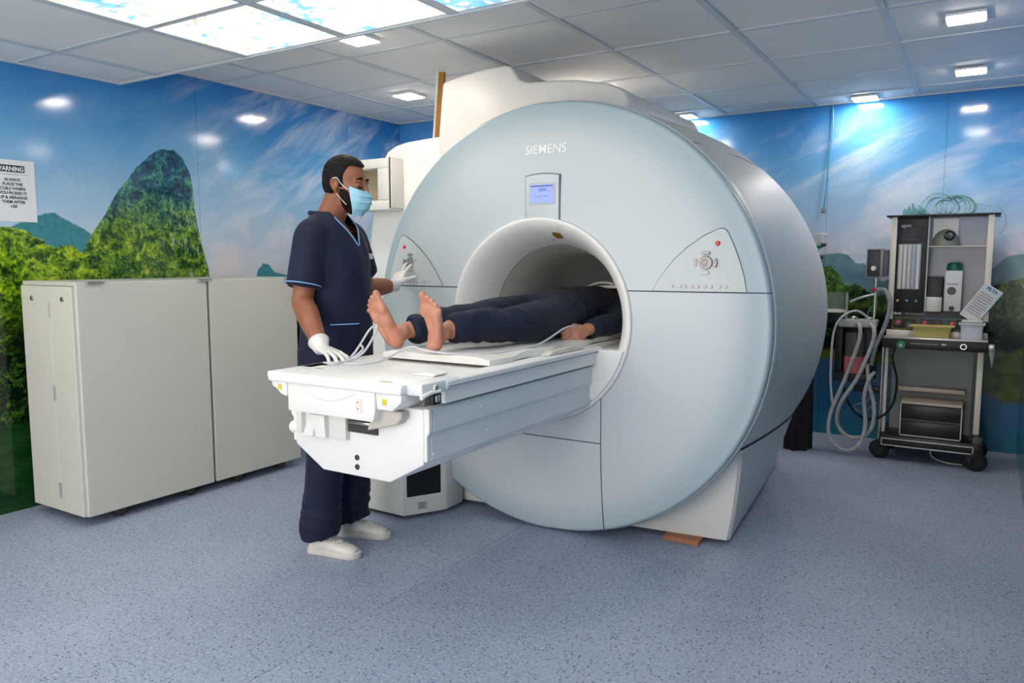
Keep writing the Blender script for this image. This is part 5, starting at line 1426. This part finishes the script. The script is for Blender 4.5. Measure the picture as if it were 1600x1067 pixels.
# lower compartment
tp('rear_panel', BX(TL_ + 0.03, TR_ - 0.045, TF + 0.19, TF + 0.20, 0.13, 0.725), mat('rear_grey', '#8d9793', 0.5), smooth=False)
tp('inner_edge', BX(TR_ - 0.065, TR_ - 0.045, TF + 0.02, TF + 0.2, 0.15, 0.725), dark, smooth=False)
tp('shelf_pad', BX(TL_ + 0.08, TR_ - 0.10, TF + 0.10, TF + 0.188, 0.435, 0.46, 0.004), mat('beige_shelf', '#cdbdaf', 0.5))
bs = tp('base_frame', BX(TL_ + 0.0, TR_ + 0.005, TF - 0.07, TF + 0.36, 0.095, 0.165, 0.006), dark)
for (a, b, c, d) in ((TL_ + 0.01, TR_ - 0.035, 0.140, 0.146), (TL_ + 0.01, TR_ - 0.035, 0.098, 0.104), (TL_ + 0.01, TL_ + 0.016, 0.098, 0.146), (TR_ - 0.041, TR_ - 0.035, 0.098, 0.146)):
    tp('base_trim', BX(a, b, TF - 0.0745, TF - 0.069, c, d, 0.001, 1), silver, bs)
tp('corner_block', BX(TR_ - 0.05, TR_ + 0.015, TF - 0.06, TF + 0.02, 0.09, 0.21, 0.008), dark)
for (x, y) in ((TL_ - 0.005, TF + 0.0), (TR_ - 0.02, TF - 0.05), (TL_ + 0.02, TF + 0.32), (TR_ - 0.02, TF + 0.32)):
    bm = BM(); r = 0.056
    M_ = Matrix.Translation((x, y, 0)) @ Matrix.Rotation(0.35, 4, 'Z') @ Matrix.Translation((-x, -y, 0))
    for s in (-0.034, 0.006):
        lathe(bm, [(0, s), (0.046, s), (r, s + 0.007), (r, s + 0.021), (0.046, s + 0.028), (0, s + 0.028)], (x, y, r), 'y', 28)
    xform(bm, bm.verts, M_)
    w = tp('wheel', bm, blackrub)
    bm = BM(); lathe(bm, [(0, -0.037), (0.018, -0.037), (0.022, -0.033)], (x, y, r), 'y', 18); xform(bm, bm.verts, M_); tp('wheel_hub', bm, mat('hub_dark', '#2a2a2e', 0.35), w)
    bm = BM(); cyl(bm, (x, y, 0.07), (x, y, 0.12), 0.014, seg=12); tp('wheel_stem', bm, dark, w)
tp('right_bracket', BX(TR_ + 0.005, TR_ + 0.04, TF - 0.03, TF + 0.03, 0.735, 0.77, 0.004), silver)
bm = BM(); prism(bm, [(TR_ + 0.008, 0.745), (TR_ + 0.045, 0.745), (TR_ + 0.038, 0.66), (TR_ + 0.03, 0.62)], 'y', TF - 0.01, TF + 0.03, 0.003); tp('suction_jar', bm, mat('clear_cup', '#b9c4c6', 0.2, trans=0.5))
# things on the trolley
dr = thing('drawer_unit', 'small black two-drawer unit with beige top in the lower bay of the trolley', 'drawer unit', (-0.25, 5.5, 0.165))
D0, D1, DF = -0.425, -0.085, TF - 0.045
obj('drawer_case', BX(D0, D1, DF + 0.008, DF + 0.22, 0.166, 0.388, 0.004), mat('case_beige', '#c9b7a6', 0.5), dr)
for a, b in ((0.176, 0.272), (0.276, 0.374)):
    f = obj('drawer', BX(D0 + 0.006, D1 - 0.006, DF - 0.001, DF + 0.01, a, b, 0.002), mat('drawer_black', '#1a1416', 0.35), dr)
    obj('drawer_grip', BX(D0 + 0.01, D1 - 0.01, DF - 0.006, DF + 0.002, b - 0.010, b - 0.003, 0.001, 1), mat('grip_black', '#0a090a', 0.4), f)
bm = BM()
for (a, b, c, d) in ((D0, D1, 0.375, 0.382), (D0, D1, 0.168, 0.175), (D0, D0 + 0.006, 0.168, 0.382), (D1 - 0.006, D1, 0.168, 0.382)): box(bm, a, b, DF - 0.002, DF + 0.008, c, d)
obj('drawer_trim', bm, mat('trim_pale', '#d9d2ca', 0.4), dr, smooth=False)
text('drawer_print', '----', 0.012, face_mx((D0 + 0.045, DF - 0.0005, 0.352), R_, U_), pr, dr, 0.0002)
# yellow tray
def tray(x0, x1, y0, y1, z0, z1, wall, rim, slope):
    bm = BM()
    def rr(z, g, k=0.012):
        ring = []
        for cx, cy, a0 in ((x1 - g - k, y1 - g - k, 0), (x0 + g + k, y1 - g - k, 90), (x0 + g + k, y0 + g + k, 180), (x1 - g - k, y0 + g + k, 270)):
            for j in range(4):
                a = math.radians(a0 + 30 * j); ring.append(bm.verts.new((cx + k * math.cos(a), cy + k * math.sin(a), z)))
        return ring
    R = [rr(z0, slope), rr(z1 - 0.006, 0.004), rr(z1 - 0.006, -rim), rr(z1, -rim), rr(z1, wall), rr(z0 + wall, slope + wall)]
    n = len(R[0])
    for a, b in zip(R[:-1], R[1:]):
        for k in range(n): bm.faces.new([a[k], a[(k + 1) % n], b[(k + 1) % n], b[k]])
    bm.faces.new(R[0][::-1]); bm.faces.new(R[-1])
    return bm
solo('yellow_tray', tray(-0.385, -0.165, TF - 0.075, TF + 0.035, 0.8005, 0.872, 0.003, 0.012, 0.016), mat('mustard_plastic', '#cdbf72', 0.45), 'mustard yellow plastic tray on the steel worktop of the trolley', 'tray')
ct = thing('plastic_container', 'white plastic box with translucent lid beside the yellow tray', 'container', (-0.06, TF - 0.02, 0.8))
obj('container_body', tray(-0.125, 0.0, TF - 0.08, TF + 0.03, 0.8005, 0.885, 0.003, 0.0, 0.006), mat('milky_plastic', '#d3d8e4', 0.4), ct)
bm = BM(); box(bm, -0.133, 0.007, TF - 0.087, TF + 0.037, 0.885, 0.897, 0.004); box(bm, -0.120, -0.006, TF - 0.075, TF + 0.025, 0.897, 0.915, 0.007)
obj('container_lid', bm, mat('translucent_lid', '#dde4e2', 0.25, trans=0.25), ct)
rl_ = thing('paper_roll', 'white paper roll standing before the black manifold on the console', 'paper roll', (-0.275, TF + 0.115, 0.955))
bm = BM(); lathe(bm, [(0.018, 0.0), (0.043, 0.0), (0.044, 0.003), (0.044, 0.085), (0.043, 0.088), (0.018, 0.088), (0.018, 0.0)], (-0.278, TF + 0.10 - 0.04, 0.9555), 'z', 32); obj('roll', bm, mat('tissue', '#e6e4e4', 0.85), rl_)
vp = thing('vaporiser', 'white vaporiser with dark green domed top in the right bay of the trolley', 'vaporiser', (-0.18, TF + 0.14, 0.955))
obj('vaporiser_body', BX(-0.225, -0.13, TF + 0.07, TF + 0.17, 0.9555, 1.21, 0.008), mat('vap_white', '#dddfe0', 0.35), vp)
bm = BM(); lathe(bm, [(0, 0.052), (0.03, 0.05), (0.042, 0.035), (0.044, 0.0)], (-0.178, TF + 0.12, 1.21), 'z', 24); obj('vaporiser_dome', bm, mat('deep_green', '#0e5a4c', 0.35), vp)
bm = BM(); lathe(bm, [(0, -0.012), (0.02, -0.012), (0.024, -0.006), (0.024, 0.004)], (-0.185, TF + 0.07, 1.085), 'y', 20); obj('vaporiser_dial', bm, mat('dial_dark', '#4c4644', 0.4), vp)
bm = BM(); lathe(bm, [(0, -0.008), (0.014, -0.008), (0.016, 0.004)], (-0.18, TF + 0.07, 0.975), 'y', 16); obj('drain_plug', bm, dark, vp)
obj('scale_print', BX(-0.215, -0.15, TF + 0.0685, TF + 0.0705, 1.125, 1.13), mat('dim_print2', '#8b8b93', 0.6), vp, smooth=False)
# leaning white and blue carton
M_ = Matrix.Translation((-0.088, TF + 0.02, 0.915)) @ Matrix.Rotation(0.10, 4, 'X') @ Matrix.Rotation(math.radians(33), 4, 'Y')
cr = thing('leaning_carton', 'white printed carton with blue side leaning askew over the white box', 'carton', (-0.06, TF + 0.0, 0.9))
obj('carton', BX(-0.055, 0.055, 0.0, 0.03, 0.0, 0.23, 0.001, 1, mx=M_), mat('carton_white', '#e3e4e8', 0.5), cr, smooth=False)
obj('carton_side', BX(0.0552, 0.058, 0.0, 0.03, 0.0, 0.23, 0.0005, 1, mx=M_), mat('carton_blue', '#1c9cc8', 0.45), cr, smooth=False)
tm = M_ @ face_mx((0.0, -0.0012, 0.205), R_, U_)
text('carton_lettering', 'FILTA', 0.026, tm, mat('letter_blue', '#1780b0', 0.5), cr, 0.0003, offset=0.0012)
for k in range(9):
    w = 0.045 - 0.006 * (k % 3)
    obj('carton_print', BX(-0.046, w, -0.0012, 0.0005, 0.04 + k * 0.0165, 0.047 + k * 0.0165, mx=M_), mat('print_grey2', '#a9abb0', 0.6), cr, smooth=False)
# round mirror-like dome on the shelf
dmz = thing('dome_mask', 'grey green half-round dome with black lens on the upper glass shelf', 'dome', (-0.225, TF + 0.14, 1.362))
bm = BM(); ellipsoid(bm, (-0.235, TF + 0.13, 1.362), (0.08, 0.055, 0.105), seg=28); cutp(bm, (0, 0, 1.363), (0, 0, -1)); bmesh.ops.holes_fill(bm, edges=bm.edges[:]); obj('dome', bm, mat('dome_greygreen', '#8c9084', 0.35), dmz)
bm = BM(); lathe(bm, [(0, -0.012), (0.02, -0.014), (0.03, -0.008), (0.032, 0.004), (0.03, 0.01)], (-0.215, TF + 0.082, 1.425), 'y', 24); obj('lens', bm, mat('lens_black', '#202226', 0.15), dmz)
# coils of tubing on top
tl = mat('teal_tubing', '#86bdbb', 0.3, trans=0.3)
tc = thing('tubing_coil', 'tangle of thin teal oxygen tubing heaped on the trolley top', 'tubing', (-0.2, 5.6, 1.556))
random.seed(11)
for k in range(12):
    cx = -0.30 + 0.20 * random.random(); r = 0.05 + 0.05 * random.random(); an = random.uniform(-0.9, 0.9)
    zc = 1.556 + r * 0.35
    P = []
    for j in range(14):
        a = 2 * PI * j / 14
        P.append((cx + r * 1.25 * math.cos(a) * math.cos(an), 5.58 + r * 0.9 * math.cos(a) * math.sin(an) + 0.02 * math.sin(3 * a), max(1.560, zc + 0.85 * r * math.sin(a) + 0.02)))
    obj('tube_loop', TUBE(P, 0.0028, 6, 3, closed=True), tl, tc)
obj('tube_tail', TUBE([(-0.12, 5.55, 1.62), (-0.05, 5.50, 1.61), (0.04, 5.46, 1.585), (0.075, 5.44, 1.52), (0.07, 5.44, 1.46), (0.045, 5.44, 1.43)], 0.0028, 6, 5), tl, tc)
bm = BM()
for k in range(5): limb(bm, [(-0.47 + 0.02 * k, 5.58, 1.560), (-0.475 + 0.026 * k, 5.58, 1.585), (-0.47 + 0.018 * k, 5.58, 1.60 + 0.016 * (k % 3))], [0.016, 0.013, 0.005], (0, 1, 0), 10, 3)
solo('clear_bag', bm, mat('teal_film', '#8fcfd2', 0.15, trans=0.5), 'crumpled clear teal plastic bag at the left of the trolley top', 'plastic bag')
# ventilator box on its pole, absorber and hoses
vb = thing('ventilator_box', 'small grey control box with a knob on a pole left of the trolley', 'ventilator', (-0.62, 5.5, 0.8))
obj('box_case', BX(-0.672, -0.575, 5.44, 5.53, 1.160, 1.352, 0.006), mat('box_grey', '#a7a4a4', 0.4), vb)
fpn = obj('box_face', BX(-0.664, -0.588, 5.432, 5.442, 1.17, 1.343, 0.003), mat('face_purple', '#3d3640', 0.4), vb)
bm = BM(); lathe(bm, [(0, -0.02), (0.014, -0.02), (0.018, -0.012), (0.019, 0)], (-0.625, 5.432, 1.222), 'y', 20); obj('box_knob', bm, silver, fpn)
for k in range(4):
    obj('face_line', BX(-0.652, -0.602, 5.4305, 5.4325, 1.262 + 0.018 * k, 1.265 + 0.018 * k), mat('face_line', '#6c6570', 0.5), fpn, smooth=False)
obj('box_back', BX(-0.575, -0.545, 5.46, 5.52, 1.17, 1.34, 0.006), mat('box_back_grey', '#6a6a6a', 0.5), vb)
bm = BM(); cyl(bm, (-0.615, 5.49, 0.84), (-0.615, 5.49, 1.16), 0.0095, seg=14); obj('box_pole', bm, chrome, vb)
obj('pole_arm', TUBE([(-0.615, 5.49, 1.055), (-0.70, 5.47, 1.03), (-0.76, 5.47, 1.0)], 0.008, 8, 3), silver, vb)
ab = thing('absorber', 'black canister absorber holding pink granules beside the trolley', 'absorber', (-0.7, 5.52, 0.5))
obj('absorber_frame', BX(-0.845, -0.80, 5.50, 5.60, 0.49, 0.84, 0.005), dark, ab)
obj('absorber_back', BX(-0.84, -0.60, 5.58, 5.62, 0.49, 0.84, 0.004), dark, ab)
obj('absorber_foot', BX(-0.845, -0.63, 5.46, 5.60, 0.475, 0.53, 0.005), dark, ab)
bm = BM(); cyl(bm, (-0.725, 5.52, 0.64), (-0.725, 5.52, 0.80), 0.062, seg=28); obj('canister', bm, mat('smoky_canister', '#6f6b6d', 0.2, trans=0.3), ab)
bm = BM(); cyl(bm, (-0.725, 5.52, 0.53), (-0.725, 5.52, 0.64), 0.064, seg=28); obj('granules', bm, mat('pink_granules', '#c76a74', 0.6, bump=0.4, bscale=200), ab)
obj('valve_block', BX(-0.825, -0.595, 5.45, 5.60, 0.835, 0.885, 0.01), mat('valve_grey', '#b3b2ae', 0.4), ab)
for x in (-0.74, -0.65):
    bm = BM(); lathe(bm, [(0.028, 0), (0.028, 0.008), (0.022, 0.016), (0.01, 0.022), (0, 0.023)], (x, 5.52, 0.884), 'z', 20); obj('valve_dome', bm, chrome, ab)
obj('support_arm', BX(-0.72, -0.53, 5.50, 5.53, 0.405, 0.445, 0.004), dark, ab)
bm = BM(); lathe(bm, [(0.082, 0), (0.082, 0.012), (0.078, 0.015), (0, 0.015)], (-0.86, 5.52, 0.930), 'z', 28); obj('bellows_base', bm, ivory, ab)
bm = BM(); lathe(bm, [(0.074, 0), (0.074, 0.11), (0.071, 0.115), (0.068, 0.115), (0.068, 0.0)], (-0.86, 5.52, 0.946), 'z', 28); obj('bellows_glass', bm, mat('clear_glass', '#e6efe8', 0.05, trans=0.95), ab)
obj('bellows_arm', BX(-0.90, -0.80, 5.50, 5.56, 0.86, 0.93, 0.004), dark, ab)
bm = BM(); cyl(bm, (-0.785, 5.50, 0.88), (-0.785, 5.50, 1.06), 0.008, seg=12); obj('bellows_post', bm, silver, ab)
hosem = mat('corrugated_hose', '#b6b8ba', 0.4, bump=0.0)
def hose(pts, r, name, label, m=hosem, rib=True):
    n = 10; P = catmull(pts, n)
    # arc-length resample for even ribs
    L = [0]
    for a, b in zip(P[:-1], P[1:]): L.append(L[-1] + (b - a).length)
    st = 0.005 if rib else 0.012; N = max(4, int(L[-1] / st)); Q = []; j = 0
    for k in range(N + 1):
        s = L[-1] * k / N
        while j < len(L) - 2 and L[j + 1] < s: j += 1
        f = (s - L[j]) / max(1e-9, L[j + 1] - L[j]); Q.append(P[j].lerp(P[j + 1], f))
    bm = BM(); tube(bm, Q, r, 10, rfun=(lambda t: r * (1 + (0.09 if int(round(t * N)) % 2 else -0.05))) if rib else None)
    return solo(name, bm, m, label, 'hose')
yh = 5.40
hose([(-0.71, 5.45, 0.86), (-0.685, yh, 0.84), (-0.69, yh, 0.74), (-0.76, yh, 0.50), (-0.84, yh - 0.02, 0.25), (-0.83, yh - 0.03, 0.10), (-0.74, yh - 0.04, 0.030), (-0.655, yh - 0.03, 0.075), (-0.625, yh, 0.20), (-0.64, yh, 0.38), (-0.62, yh + 0.02, 0.50), (-0.59, yh + 0.05, 0.55)], 0.0125, 'breathing_hose', 'thick ribbed grey hose whose loop hangs lowest, almost touching the floor by the trolley wheel')
hose([(-0.63, 5.45, 0.86), (-0.60, yh - 0.02, 0.84), (-0.605, yh - 0.03, 0.74), (-0.68, yh - 0.04, 0.52), (-0.775, yh - 0.04, 0.34), (-0.80, yh + 0.02, 0.20), (-0.74, yh + 0.03, 0.115), (-0.64, yh + 0.03, 0.12), (-0.585, yh, 0.20), (-0.58, yh, 0.34), (-0.62, yh + 0.03, 0.47), (-0.64, yh + 0.06, 0.60)], 0.0125, 'breathing_hose', 'thick ribbed grey hose making the second, higher loop left of the trolley')
hose([(-0.65, 5.50, 0.90), (-0.72, 5.45, 0.945), (-0.80, yh, 0.90), (-0.845, yh, 0.78), (-0.85, yh, 0.50), (-0.83, yh, 0.32)], 0.0075, 'thin_hose', 'narrow smooth pale hose hanging outermost left, ending open in mid air', mat('thin_hose', '#c6c9ca', 0.4), False)
hose([(-0.60, 5.47, 1.085), (-0.55, 5.42, 1.08), (-0.515, 5.38, 1.0), (-0.53, 5.36, 0.88), (-0.585, 5.38, 0.72), (-0.61, 5.42, 0.60)], 0.013, 'clear_hose', 'wide translucent hose bending down from the ventilator box pole', mat('clear_hose', '#a9aeb2', 0.3, trans=0.35))
bm = BM(); cyl(bm, (-0.635, 5.47, 1.08), (-0.60, 5.47, 1.088), 0.012, seg=12); solo('red_connector', bm, mat('red_plastic', '#b3303a', 0.4), 'small red connector at the top of the translucent hose', 'connector')
hose([(-0.60, 5.49, 1.0), (-0.64, 5.48, 0.96), (-0.66, 5.50, 0.90)], 0.004, 'green_tube', 'thin green tube between the box pole and the absorber valves', mat('green_tube', '#2c8f6c', 0.4), False)
hose([(-0.47, 5.36, 0.735), (-0.48, 5.33, 0.66), (-0.45, 5.34, 0.52), (-0.47, 5.36, 0.36), (-0.55, 5.40, 0.26), (-0.66, 5.48, 0.24), (-0.75, 5.52, 0.32), (-0.80, 5.54, 0.46)], 0.0075, 'black_hose', 'black rubber hose curving from the green knob behind the grey loops', blackrub, False)
hose([(-0.60, 5.50, 0.42), (-0.64, 5.53, 0.34), (-0.72, 5.55, 0.30), (-0.66, 5.54, 0.26), (-0.58, 5.52, 0.34)], 0.006, 'loose_wire', 'thin grey wire tangled between the hoses below the support arm', mat('wire_grey', '#8c969c', 0.5), False)
hose([(-0.25, 5.50, 0.09), (-0.24, 5.48, 0.03), (-0.16, 5.44, 0.010), (-0.07, 5.42, 0.012)], 0.0055, 'floor_cable', 'pale cable lying on the floor under the trolley beside the front wheel', mat('pale_cable', '#b9bcc0', 0.5), False)
# green bundle hung by the cable
hb = thing('hanging_kit', 'small bundle of green and clear fittings hanging on the back wall beside the scanner', 'fittings', (-1.02, 5.9, 1.3))
obj('kit_hook', BX(-1.075, -0.995, 5.93, 5.94, 1.455, 1.468, 0.002), mat('hook_white', '#d8dadd', 0.4), hb)
bm = BM(); limb(bm, [(-1.05, 5.92, 1.46), (-1.05, 5.91, 1.40), (-1.06, 5.91, 1.35)], [0.007, 0.012, 0.01], (0, 1, 0), 10, 4); obj('kit_stem', bm, mat('kit_clear', '#9fb0ae', 0.3, trans=0.3), hb)
for k in range(5):
    a = k * 1.3; bm = BM(); ellipsoid(bm, (-1.05 + 0.03 * math.cos(a), 5.91, 1.385 - 0.02 * k + 0.01 * math.sin(a)), (0.024, 0.018, 0.016), seg=12); obj('fitting', bm, mat('kit_green', '#1e6a52', 0.35) if k % 2 else mat('kit_dark_green', '#123f38', 0.35), hb)
